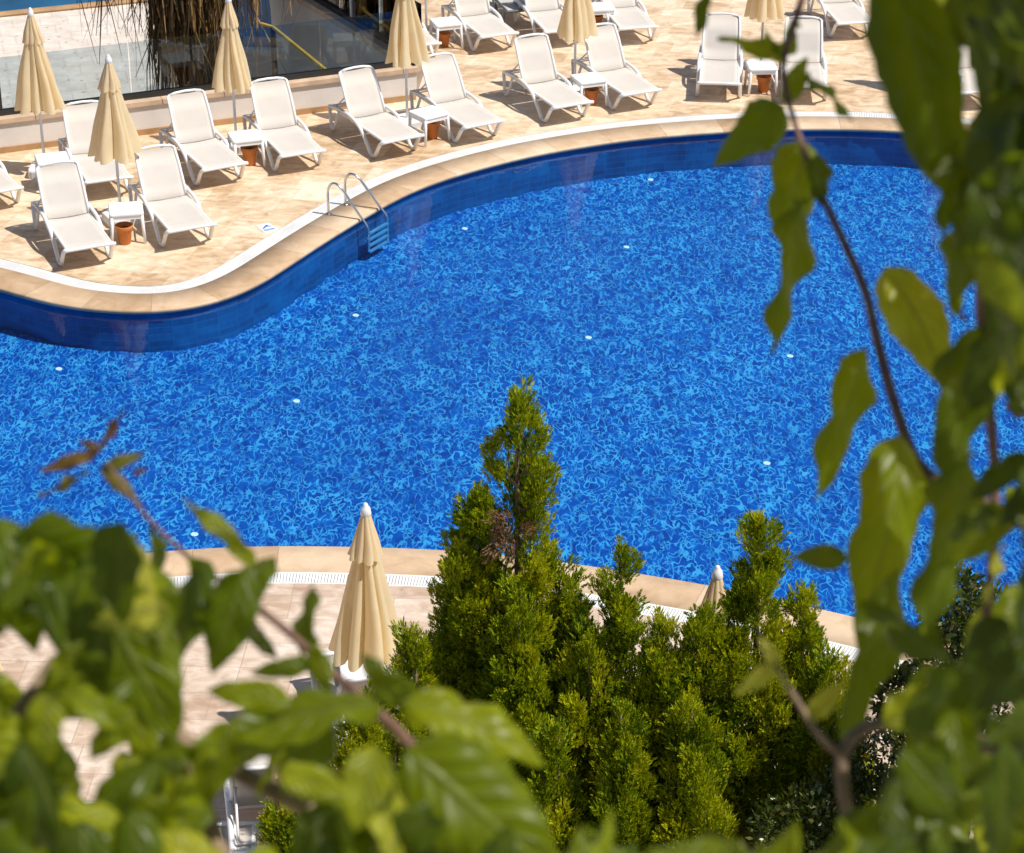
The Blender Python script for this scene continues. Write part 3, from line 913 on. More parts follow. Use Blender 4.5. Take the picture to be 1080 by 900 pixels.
def make_umbrella(seed, h=2.35, fat=1.0):
    r = empty('closed_parasol')
    MB().tube([(0, 0, .10), (0, 0, 1.2), (0, 0, h - .06)], .019, 10).build('pole', M['pole'], r, True)
    MB().rbox(-.21, .21, -.21, .21, 0, .13, .06).build('base', M['white'], r)
    V, F = canopy_mesh(.97, h - .10, .275 * fat, .045, 9, seed, .32, .035, 18, 126)
    mb = MB(); mb.add(V, F); cp = mb.build('canopy', M['canopy'], r, True)
    V, F = canopy_mesh(h - .46, h - .055, .128 * fat, .036, 9, seed, .20, .012, 8)
    mb = MB(); mb.add(V, F); mb.build('vent_cap', M['canopy'], cp, True)
    MB().lathe([(.040, h - .10), (.046, h - .085), (.036, h - .03), (.022, h - .015), (.020, h + .0), (.012, h + .012), (.001, h + .014)], 14).build('finial', M['finial'], r, True)
    return r
UM = [(P(45.3, 161, .42), 0, 'closed cream parasol at far left in front of the glass balustrade', 0),
      (P(125.5, 212.5, .42), 1, 'closed cream parasol over the table between the pool bulge loungers', .5),
      (P(247.8, 137, .42), 2, 'closed cream parasol in front of the palm skirt, above the ladder', 1.2),
      (P(429, 114, .42), 3, 'closed cream parasol at the end of the low wall, top cut by the frame', 2.1),
      (P(606.5, 77.5, .42), 0, 'closed cream parasol mid deck, top cut by the frame, behind the table', .9),
      (P(803.5, 64, .42), 1, 'closed cream parasol tip above the leaf sprig, between the squarely facing loungers', 1.9),
      (P(1000.3, 69, .42), 2, 'closed cream parasol seen in the gap between the dark right leaves', .3),
      (P(449.5, 20, .42), 3, 'white parasol pole rising past the back row table near the diagonal wall', 1.1),
      (P(385.5, 531, 2.36), 4, 'large closed cream parasol standing on the near terrace in front of the pool', .2),
      (P(757, 597, 2.36), 1, 'closed cream parasol tip poking out behind the right cypress', .8),
      (P(-31, 704, .97), 2, 'closed cream parasol hem at the left edge behind blurred leaves', 1.5),
      (P(300, 752, 2.36), 3, 'closed cream parasol fold seen below the brown twig at lower left', 2.6)]
protos = [make_umbrella(11 + 5 * k, fat=(1.02, 1.06, 1.0, 1.03, 1.14)[k]) for k in range(5)]
used = set(); used_order = []
USH = [(.30, 113), (.35, 163), (.42, 91), (.42, 63), (.38, 37), (.85, 15), (0, 27), (0, 0), (0, 0), (0, 0), (0, 0), (0, 0)]
for q, k, lab, rz_ in UM:
    o = protos[k] if k not in used else copy_tree(protos[k]); used.add(k)
    shift, yb = USH[len(used_order)]; used_order.append(1)
    yy = q[1] + shift
    bx_ = q[0] * (yy * CP + CH * SP) / (q[1] * CP + CH * SP)
    sc = 1.0
    if yb:                             # height from where the hem of the folded canopy sits
        d = ray(540, yb); sc = min(1.15, max(.85, (CH + d[2] / d[1] * yy) / .97))
    o.location = (bx_, yy, 0); o.rotation_euler = (0, 0, rz_); o.scale = (1, 1, sc)
    tag(o, lab, 'parasol', 'closed cream parasols')

# ------------------------------------------------------------------ pool ladder
ld = empty('pool_ladder')
a0, b0 = P(346.5, 226, 0), P(364.5, 216, 0)
a1_, b1_ = P(387, 238.5, WZ), P(407, 227, WZ)
cx = np.array([(b0 - a0)[0], (b0 - a0)[1], 0]); 
ins = []
for p0, p1 in ((a0, a1_), (b0, b1_)):
    d = p1 - p0; d[2] = 0
    z = np.array([0, 0, 1.0])
    pts = [p0 + z * .0, p0 + z * .18, p0 + z * .29, p0 + d * .03 + z * .365, p0 + d * .10 + z * .425, p0 + d * .20 + z * .44, p0 + d * .32 + z * .41, p0 + d * .46 + z * .325,
           p0 + d * .74 + z * .11, p1, p1 + d * .03 + z * -.10, p1 + d * .03 + z * -.36]
    MB().tube(smooth_path(pts, 4), .0175, 10).build('rail', M['steel'], ld, True)
    MB().lathe([(.045, .001), (.045, .012), (.024, .02)], 16, tuple(p0)).build('deck_flange', M['steel'], ld, True)
    ins.append(p1 + d * .03)
for k in range(4):
    z = np.array([0, 0, -.11 - .085 * k])
    A, B = ins[0] + z, ins[1] + z
    mb = MB(); mb.box(0, float(np.linalg.norm(B - A)), -.022, .022, -.010, .010, frame_matrix(A, B - A)); mb.build('step', M['step'], ld)
tag(ld, 'stainless steel pool ladder with two curved rails at the far pool edge', 'ladder')

# ------------------------------------------------------------------ pool inlets, deck signs
INL = [(490, 241.5), (660.5, 261), (375, 333), (312.5, 423.5), (620.5, 356.5), (62, 389.5), (577, 457.5), (833, 376), (854, 280), (808.5, 489), (205, 564), (686, 190)]
ip = None
for i, (x, y) in enumerate(INL):
    q = P(x, y, FZ)
    if ip is None:
        ip = MB().lathe([(.042, 0), (.042, .006), (.034, .011), (.026, .008), (.001, .009)], 16).build('floor_inlet', M['inlet'], None, True); o = ip
    else:
        o = ip.copy(); COL.objects.link(o)
    o.location = tuple(q)
    tag(o, 'small round white inlet fitting set in the blue mosaic pool floor', 'pool inlet', 'white inlets in the pool floor')
def deck_sign(px, py, rot, lab, blue=True):
    q = P(px, py, 0)
    r = empty('deck_sign', (q[0], q[1], 0), rot)
    MB().rbox(-.10, .10, -.13, .13, .001, .008, .01).build('plate', M['white'], r)
    if blue:
        s = MB()
        # diving figure pictogram: head, arm and body bars, water line
        s.lathe([(.020, .0085), (.020, .0095)], 14, (.03, .055, 0))
        s.box(-.06, .05, .005, .03, .0085, .0100, Matrix.Rotation(R(38), 4, 'Z'))
        s.box(-.015, .075, -.008, .010, .0085, .0105, Matrix.Translation((0, .03, 0)) @ Matrix.Rotation(R(-20), 4, 'Z'))
        s.box(-.075, .075, -.085, -.065, .0085, .0098)
        s.box(-.075, .075, -.112, -.100, .0085, .0098)
        s.build('pictogram', M['blue'], r)
    tag(r, lab, 'sign')
deck_sign(281, 240.5, R(30), 'small white tile sign with a blue diving pictogram beside the far gutter')
deck_sign(827, 119, R(85), 'small plain white marker tile on the deck beneath the leaf sprig', False)

# ------------------------------------------------------------------ leaves of the foreground trees
class Leaves:
    def __init__(self):
        self.V = []; self.F = []; self.U = []; self.T = []; self.n = 0
    def add(self, base, tip, normal, width, fold=.45, curl=.22, wave=.085, tint=.4, shape=(.62, 1.0), side=0.0, roll_=.55):
        base = np.array(base, float); tip = np.array(tip, float)
        et = tip - base; Ln = np.linalg.norm(et); et /= Ln
        nn = np.array(normal, float); nn -= et * (nn @ et); nn /= np.linalg.norm(nn)
        es = np.cross(nn, et)
        nt, ns = 17, 8
        t = np.linspace(0, 1, nt); s = np.linspace(-1, 1, ns + 1)
        a, b = shape
        w = (np.clip(t, 0, 1) ** a) * ((1 - t) ** b); tm = a / (a + b); w /= (tm ** a) * ((1 - tm) ** b)
        w = np.maximum(w, .012) * width * .5
        # serrated, slightly irregular margin
        tt, s_ = np.meshgrid(t, s, indexing='ij')
        ww = w[:, None] * (1 + .05 * np.sin(tt * 40 + s_ * 3) * (np.abs(s_) > .9))
        x = s_ * ww * math.cos(fold)
        z = np.abs(s_) ** 1.3 * ww * math.sin(fold)
        fr_ = (7.0 * tt - 2.2 * np.abs(s_)); z = z + .030 * width * (np.abs(np.cos(np.pi * fr_)) - .5) * np.abs(s_) ** .5 * (1 - tt)
        z = z - roll_ * ww * np.abs(s_) ** 3
        z = z - curl * Ln * (tt ** 2 - tt * .55) + wave * Ln * (np.sin(tt * 12 + np.sign(s_) * 1.0 + tint * 9) + .5 * np.sin(tt * 21 + np.sign(s_) * 2.3 + tint * 31)) * np.abs(s_) ** 1.4 * (1 - .5 * tt)
        x = x + side * Ln * (tt ** 2 - tt)
        p = base + et * (tt * Ln)[..., None] + es * x[..., None] + nn * z[..., None]
        i = np.arange((nt - 1) * ns); r, c = i // ns, i % ns; q = r * (ns + 1) + c
        self.F.append(np.stack([q, q + 1, q + ns + 2, q + ns + 1], 1) + self.n)
        self.V.append(p.reshape(-1, 3)); self.U.append(np.stack([s_, tt], -1).reshape(-1, 2)); self.T.append(np.full(p.size // 3, tint))
        self.n += p.size // 3
    def build(self, name, mat, parent):
        return np_mesh(name, np.concatenate(self.V), np.concatenate(self.F), mat, parent, True, np.concatenate(self.U), np.concatenate(self.T))

hr = random.Random(77)
UP = np.array([0, 0, 1.0]); TOCAM = np.array([0, -CP, SP])
def hero(lv, b, t, wpx, depth, dt=0.0, roll=0.0, tint=.4, face=.8, **kw):
    """leaf from pixel b to pixel t; depth of base and depth offset of tip; roll tips its blade about its axis"""
    B = Q(*b, depth); T = Q(*t, depth + dt)
    et = (T - B) / np.linalg.norm(T - B)
    n = TOCAM * face + UP * (1 - face)
    n = n + np.array([hr.gauss(0, .38), hr.gauss(0, .30), hr.gauss(0, .30)])
    n -= et * (n @ et); n /= np.linalg.norm(n)
    s = np.cross(n, et)
    n2 = n * math.cos(roll) + s * math.sin(roll)
    lv.add(B, T, n2, wpx * depth / FPX / max(.35, math.cos(roll)), tint=tint, **kw)

def stem(mb, pts, r0, r1):
    P3 = smooth_path([Q(x, y, d) for x, y, d in pts], 5)
    n = len(P3); mb.tube(P3, [r0 + (r1 - r0) * i / (n - 1) for i in range(n)], 7)

# --- right hand tree
rt = empty('broadleaf_tree', (1.25, 1.9, 0))
def local(o, parent):   # geometry is in world space: shift into the parent's frame
    me = o.data; me.transform(Matrix.Translation(-Vector(parent.location)))
    return o
tk = MB(); tk.tube(smooth_path([(1.25, 1.9, 0), (1.22, 1.92, 3), (1.28, 1.88, 6), (1.2, 1.95, 9), (1.15, 1.95, 11), (1.1, 2.0, 12.3)], 4), [.11 - .0035 * i for i in range(21)], 10)
local(tk.build('trunk', M['bark'], None, True), rt).parent = rt
br = MB()
stem(br, [(1240, 700, 2.2), (1090, 560, 2.25), (1010, 520, 2.3), (968, 488, 2.35), (945, 430, 2.38), (925, 358, 2.4), (913, 308, 2.42), (890, 255, 2.44), (864, 200, 2.46), (845, 150, 2.48), (833, 112, 2.5)], .0075, .0030)
stem(br, [(833, 112, 2.5), (826, 70, 2.5), (838, 25, 2.5), (850, -12, 2.5)], .003, .0045)
stem(br, [(1160, 60, 2.0), (1085, 90, 2.0), (1048, 190, 2.0), (1035, 330, 2.05), (1050, 520, 2.1), (1035, 700, 2.1)], .008, .004)
local(br.build('branch', M['twig'], None, True), rt).parent = rt
br = MB()
stem(br, [(1200, 850, 1.9), (1050, 790, 1.95), (940, 762, 2.0), (888, 798, 2.0), (905, 905, 2.0)], .007, .0055)
stem(br, [(888, 798, 2.0), (860, 770, 2.0), (818, 702, 2.0)], .0045, .002)
local(br.build('branch', M['bark'], None, True), rt).parent = rt
lv = Leaves()
# sprig at the top
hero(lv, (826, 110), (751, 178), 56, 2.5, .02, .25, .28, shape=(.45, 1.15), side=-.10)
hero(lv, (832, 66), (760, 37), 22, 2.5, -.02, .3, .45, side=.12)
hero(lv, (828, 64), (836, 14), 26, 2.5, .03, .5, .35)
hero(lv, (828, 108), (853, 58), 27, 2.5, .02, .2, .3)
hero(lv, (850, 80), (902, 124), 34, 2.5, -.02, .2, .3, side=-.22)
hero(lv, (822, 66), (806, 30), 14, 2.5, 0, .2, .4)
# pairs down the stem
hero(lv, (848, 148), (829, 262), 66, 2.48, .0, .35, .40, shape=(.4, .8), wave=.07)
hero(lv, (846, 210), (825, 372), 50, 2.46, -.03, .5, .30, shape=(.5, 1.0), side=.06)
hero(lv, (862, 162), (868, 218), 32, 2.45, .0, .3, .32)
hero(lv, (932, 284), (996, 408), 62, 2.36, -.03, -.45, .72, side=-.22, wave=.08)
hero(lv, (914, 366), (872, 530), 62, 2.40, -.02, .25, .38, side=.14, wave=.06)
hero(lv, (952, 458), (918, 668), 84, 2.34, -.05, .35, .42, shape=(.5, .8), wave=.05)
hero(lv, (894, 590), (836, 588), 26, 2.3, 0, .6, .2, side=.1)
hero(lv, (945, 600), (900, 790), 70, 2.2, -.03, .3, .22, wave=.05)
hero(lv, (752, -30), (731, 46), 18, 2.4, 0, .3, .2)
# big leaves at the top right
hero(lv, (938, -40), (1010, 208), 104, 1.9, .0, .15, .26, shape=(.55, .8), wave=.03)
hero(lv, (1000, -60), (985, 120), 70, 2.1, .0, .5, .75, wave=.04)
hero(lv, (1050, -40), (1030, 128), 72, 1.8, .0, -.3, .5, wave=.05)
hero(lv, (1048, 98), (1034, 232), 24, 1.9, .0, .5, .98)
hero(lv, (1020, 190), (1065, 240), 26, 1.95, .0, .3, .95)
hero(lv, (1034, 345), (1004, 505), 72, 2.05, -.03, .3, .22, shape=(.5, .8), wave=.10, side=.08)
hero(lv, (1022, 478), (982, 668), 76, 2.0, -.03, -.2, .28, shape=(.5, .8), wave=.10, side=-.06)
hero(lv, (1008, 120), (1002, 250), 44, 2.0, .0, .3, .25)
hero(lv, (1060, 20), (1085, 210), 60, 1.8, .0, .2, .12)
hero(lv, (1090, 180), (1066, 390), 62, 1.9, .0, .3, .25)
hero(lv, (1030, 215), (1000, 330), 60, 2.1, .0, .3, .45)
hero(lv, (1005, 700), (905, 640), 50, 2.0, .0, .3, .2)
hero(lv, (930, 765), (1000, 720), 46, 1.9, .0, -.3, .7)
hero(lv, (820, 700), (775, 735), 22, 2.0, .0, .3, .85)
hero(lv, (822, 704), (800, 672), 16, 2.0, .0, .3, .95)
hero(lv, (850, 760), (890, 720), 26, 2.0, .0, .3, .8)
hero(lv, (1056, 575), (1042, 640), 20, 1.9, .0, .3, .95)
GAPS_R = [(1013, 332, 24), (1062, 455, 24), (1066, 595, 22), (960, 560, 20), (975, 660, 22), (1000, 60, 22), (1010, 105, 26), (950, 340, 40), (930, 430, 30), (880, 620, 30), (1005, 640, 24), (900, 665, 24), (920, 690, 18), (985, 300, 20), (900, 200, 70), (950, 240, 40), (880, 700, 26), (940, 520, 20)]
def fill(lv, n, region, gaps, depth, length, seed, tints, aim, margin=.5, face=(.3, .9)):
    rr = random.Random(seed); k = 0; tries = 0
    while k < n and tries < n * 60:
        tries += 1
        x, y = region(rr)
        d = rr.uniform(*depth); Lm = rr.uniform(*length) * FPX / d
        a = aim + rr.uniform(-1.1, 1.1)
        bx, by = x - math.cos(a) * Lm / 2, y - math.sin(a) * Lm / 2
        tx, ty = x + math.cos(a) * Lm / 2, y + math.sin(a) * Lm / 2
        w = Lm * rr.uniform(.42, .62)
        bad = False
        for gx, gy, gr in gaps:
            t = max(0, min(1, ((gx - bx) * (tx - bx) + (gy - by) * (ty - by)) / (Lm * Lm)))
            dx, dy = gx - (bx + (tx - bx) * t), gy - (by + (ty - by) * t)
            if math.hypot(dx, dy) < gr + w * margin * .75: bad = True; break
        if bad: continue
        hero(lv, (bx, by), (tx, ty), w, d, rr.uniform(-.04, .04), rr.uniform(-.9, .9), rr.choice(tints), rr.uniform(*face),
             fold=rr.uniform(.1, .75), curl=rr.uniform(0, .5), wave=rr.uniform(.03, .10), roll_=rr.uniform(0, .9), shape=(rr.uniform(.45, .65), rr.uniform(.8, 1.1)), side=rr.uniform(-.12, .12))
        k += 1
def reg_right(r):
    y = r.uniform(-60, 960)
    lim = 1012 if y < 180 else (1018 if y < 620 else 1000 - (y - 620) * .42)
    return r.uniform(lim + 20, 1170), y
def reg_edge(r): return r.uniform(1022, 1110), r.uniform(-20, 700)
fill(lv, 120, reg_edge, GAPS_R, (1.6, 2.3), (.045, .085), 31, [.05, .1, .15, .2, .3, .45], 1.7, .35)
fill(lv, 330, reg_right, GAPS_R, (1.6, 2.4), (.05, .095), 5, [.05, .1, .2, .25, .3, .4, .6], 1.7)
# crown leaves added out of view, above and right, to shade the lower leaves
rs_ = random.Random(21)
for k in range(260):
    B = np.array([rs_.uniform(.42, 1.35), rs_.uniform(1.5, 2.15), rs_.uniform(11.35, 12.9)])
    e = np.array([rs_.uniform(-.6, .6), rs_.uniform(-.6, .4), rs_.uniform(-1, .1)]); e /= np.linalg.norm(e)
    lv.add(B, B + e * rs_.uniform(.09, .15), np.array([rs_.uniform(-.2, .8), rs_.uniform(-.5, .5), 1.0]), rs_.uniform(.05, .085), tint=rs_.choice([.1, .2, .3, .4]))
def reg_top(r): return r.uniform(880, 1300), r.uniform(-420, -70)
fill(lv, 70, reg_top, [], (1.5, 2.4), (.09, .15), 18, [.1, .2, .3, .4], 1.6, face=(0, .6))
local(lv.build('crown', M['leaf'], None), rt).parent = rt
bz = Leaves()
hero(bz, (1080, 440), (1060, 425), 14, 2.1, 0, .2, .1); hero(bz, (1085, 505), (1055, 500), 14, 2.1, 0, .2, .1)
hero(bz, (1030, 225), (1006, 240), 18, 2.0, 0, .2, .5); hero(bz, (1012, 330), (1022, 342), 10, 2.0, 0, .2, .0)
local(bz.build('young_leaves', M['bronze'], None), rt).parent = rt
tag(rt, 'blurred broadleaf tree hanging large dark leaves and a reddish stem at the right', 'tree')

# --- lower left tree
lt = empty('broadleaf_tree', (-.75, 1.35, 0))
tk = MB(); tk.tube(smooth_path([(-.75, 1.35, 0), (-.72, 1.33, 3), (-.78, 1.36, 6), (-.7, 1.4, 8.5), (-.62, 1.5, 9.8)], 4), [.10 - .004 * i for i in range(17)], 10)
local(tk.build('trunk', M['bark'], None, True), lt).parent = lt
br = MB()
stem(br, [(-250, 1250, 1.75), (60, 700, 1.9), (190, 780, 1.9), (265, 822, 1.88), (340, 862, 1.86), (430, 905, 1.85)], .0085, .0065)
stem(br, [(270, 1000, 1.8), (226, 880, 1.85), (205, 815, 1.88), (186, 765, 1.9)], .0085, .0055)
stem(br, [(186, 765, 1.9), (180, 700, 1.92), (184, 640, 1.95)], .006, .003)
local(br.build('branch', M['bark'], None, True), lt).parent = lt
br = MB()
stem(br, [(470, 830, 1.8), (420, 772, 1.85), (345, 705, 1.95), (290, 655, 2.0), (205, 592, 2.1), (155, 545, 2.15), (112, 487, 2.2)], .0055, .0012)
local(br.build('branch', M['twig'], None, True), lt).parent = lt
lv = Leaves()
hero(lv, (62, 690), (150, 590), 118, 1.75, .03, -.2, .32, shape=(.5, .75), wave=.04)
hero(lv, (20, 560), (140, 640), 100, 1.8, .0, -.5, .35, shape=(.5, .75), wave=.05)
hero(lv, (92, 600), (182, 780), 112, 1.75, .0, .4, .45, shape=(.5, .8), wave=.06)
hero(lv, (128, 560), (166, 640), 26, 1.7, .0, .5, .95)
hero(lv, (180, 640), (95, 660), 34, 1.7, .0, .5, .95)
hero(lv, (268, 596), (188, 528), 24, 2.0, .0, .3, .6, side=.22)
hero(lv, (258, 600), (222, 712), 62, 1.9, .0, .3, .3)
hero(lv, (215, 590), (180, 700), 70, 1.9, .0, -.3, .3)
hero(lv, (254, 628), (290, 586), 44, 1.95, .0, .3, .3)
hero(lv, (318, 694), (326, 616), 40, 2.0, .0, .3, .28, shape=(.6, .9))
hero(lv, (262, 662), (292, 696), 20, 2.0, .0, .2, .1)
hero(lv, (400, 742), (212, 772), 92, 1.8, .0, -.5, .45, shape=(.5, .8), wave=.05)
hero(lv, (420, 745), (380, 690), 36, 1.9, .0, .4, .35)
hero(lv, (426, 742), (580, 800), 66, 1.75, .0, .25, .62, shape=(.5, .8), wave=.07, side=-.14)
hero(lv, (436, 742), (395, 710), 50, 1.8, .0, .3, .4)
hero(lv, (428, 790), (592, 930), 128, 1.65, .0, -.1, .45, shape=(.5, .8), wave=.05)
hero(lv, (392, 796), (438, 950), 88, 1.6, .0, .6, .85, shape=(.4, .8), wave=.05)
hero(lv, (290, 760), (200, 830), 70, 1.8, .0, .4, .45)
hero(lv, (230, 930), (170, 872), 60, 1.6, .0, .2, .8)
hero(lv, (215, 855), (95, 865), 58, 1.65, .0, .3, .62)
hero(lv, (0, 545), (40, 690), 70, 1.8, .0, .3, .35)
for b_, t_, w_, d_, tn_ in (((150, 712), (35, 752), 58, 1.75, .4), ((62, 730), (150, 772), 40, 1.7, .6), ((165, 800), (70, 880), 62, 1.65, .35), ((20, 760), (78, 838), 50, 1.7, .5),
        ((130, 790), (140, 860), 40, 1.7, .75), ((8, 590), (70, 650), 54, 1.8, .3), ((150, 640), (120, 735), 50, 1.8, .3), ((48, 640), (10, 640), 24, 1.8, .2), ((170, 600), (150, 700), 54, 1.85, .45),
        ((215, 600), (205, 668), 34, 1.9, .3), ((330, 700), (262, 712), 24, 1.9, .35), ((245, 760), (205, 860), 52, 1.75, .5), ((300, 790), (262, 842), 30, 1.75, .55), ((308, 742), (216, 724), 40, 1.8, .6), ((330, 680), (345, 735), 34, 1.9, .5), ((120, 600), (60, 660), 60, 1.8, .55), ((110, 680), (40, 735), 52, 1.75, .65), ((140, 745), (90, 800), 44, 1.7, .6), ((60, 850), (150, 880), 56, 1.6, .7), ((470, 860), (380, 890), 60, 1.6, .3)):
    hero(lv, b_, t_, w_, d_, .0, hr.uniform(-.5, .5), tn_, hr.uniform(.3, .8), wave=.07, roll_=hr.uniform(.2, .8), curl=hr.uniform(.1, .4))
hero(lv, (345, 760), (300, 840), 64, 1.8, .0, .3, .3)
GAPS_L = [(32, 684, 30), (60, 690, 22), (82, 655, 16), (205, 690, 20), (200, 730, 24), (215, 712, 24), (265, 680, 14), (285, 700, 24), (262, 705, 18),
          (100, 770, 14), (106, 827, 15), (250, 835, 20), (252, 868, 22), (285, 855, 22), (280, 880, 20), (332, 778, 12), (372, 690, 44), (300, 600, 36), (420, 640, 40), (190, 610, 12), (203, 650, 12), (230, 610, 8), (395, 728, 14), (350, 640, 20), (330, 585, 40)]
def reg_left(r):
    y = r.uniform(600, 960)
    lim = 140 if y < 590 else 195 if y < 640 else (280 if y < 730 else 350 + (y - 730) * .35)
    return r.uniform(-70, lim), y
fill(lv, 330, reg_left, GAPS_L, (1.55, 2.3), (.05, .10), 3, [.1, .2, .3, .35, .4, .5, .6, .7], 1.2, face=(.2, .8))
GAPS_B = [(540, 700, 60), (640, 700, 90), (760, 720, 80), (640, 790, 40), (800, 620, 60), (580, 830, 20), (700, 800, 30), (350, 850, 30)]
def reg_bot(r): return r.uniform(430, 960), r.uniform(900, 990)
fill(lv, 75, reg_bot, GAPS_B, (1.5, 2.0), (.05, .09), 13, [.1, .2, .3, .4, .6], -1.2, face=(.2, .8))
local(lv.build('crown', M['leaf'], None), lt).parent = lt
bz = Leaves()
hero(bz, (108, 472), (128, 432), 14, 2.2, 0, .3, .0); hero(bz, (102, 478), (38, 498), 17, 2.2, 0, .3, .35); hero(bz, (92, 496), (42, 528), 15, 2.2, 0, .3, .8)
hero(bz, (106, 496), (153, 477), 17, 2.2, 0, .3, .9); hero(bz, (106, 492), (150, 532), 18, 2.2, 0, .3, .75); hero(bz, (108, 476), (82, 464), 12, 2.2, 0, .3, .1)
hero(bz, (150, 540), (156, 548), 8, 2.15, 0, .3, 0); hero(bz, (250, 650), (278, 668), 16, 2.0, 0, .2, .55); hero(bz, (140, 500), (156, 494), 8, 2.2, 0, .3, 0)
local(bz.build('young_leaves', M['bronze'], None), lt).parent = lt
tag(lt, 'blurred broadleaf tree filling the lower left with glossy green leaves', 'tree')

# ------------------------------------------------------------------ cypresses
nr = np.random.default_rng(4)
def clump_template(seed, nspray=34):
    """flame shaped clump: feathery sprays rising round an axis of length 1 (local z)"""
    g = np.random.default_rng(seed); V = []; T = []
    for k in range(nspray):
        t = g.uniform(.0, .95); a = g.uniform(0, 2 * np.pi)
        rad = .36 * np.sin(np.pi * min(1, t * .70 + .26)) ** .8 * g.uniform(.55, 1)
        o = np.array([rad * .62 * np.cos(a), rad * .62 * np.sin(a), t * .72])
        out = np.array([np.cos(a), np.sin(a), 0])
        ax = out * g.uniform(.2, .6) + np.array([0, 0, 1.0]) + g.normal(0, .14, 3); ax /= np.linalg.norm(ax)
        sd = np.cross(ax, g.normal(0, 1, 3)); sd /= np.linalg.norm(sd)
        Ls = g.uniform(.20, .36)
        tint = g.uniform(0, 1)
        for i in range(7):
            u = (i + 1) / 7
            s = (-1) ** i
            st = o + ax * Ls * u * .75
            dr = ax * 1.0 + sd * s * (.70 - .5 * u); dr /= np.linalg.norm(dr)
            ln = Ls * g.uniform(.34, .52); wd = np.cross(dr, g.normal(0, 1, 3)); wd /= np.linalg.norm(wd); wd *= .021 * g.uniform(.8, 1.3)
            V.append([st, st + dr * ln * .45 + wd, st + dr * ln, st + dr * ln * .45 - wd])
            T.append(tint)
    return np.array(V), np.array(T)
CT = [clump_template(100 + i) for i in range(7)]
def rot_to(axis, spin):
    z = axis / np.linalg.norm(axis); x = np.cross(z, [.3, .7, .2]); x /= np.linalg.norm(x); y = np.cross(z, x)
    x2 = x * math.cos(spin) + y * math.sin(spin); y2 = np.cross(z, x2)
    return np.stack([x2, y2, z], 1)
def put_clumps(items):
    Vs, Ts = [], []
    for (c, ax, size, tb) in items:
        V, T = CT[nr.integers(len(CT))]
        Rm = rot_to(ax, nr.uniform(0, 6.28)) * np.array([1.0, 1.0, 1.0])
        W = V.reshape(-1, 3) * size @ Rm.T + c
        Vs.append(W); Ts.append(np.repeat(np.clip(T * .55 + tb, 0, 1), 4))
    V = np.concatenate(Vs); T = np.concatenate(Ts)
    return V, np.arange(len(V)).reshape(-1, 4), T
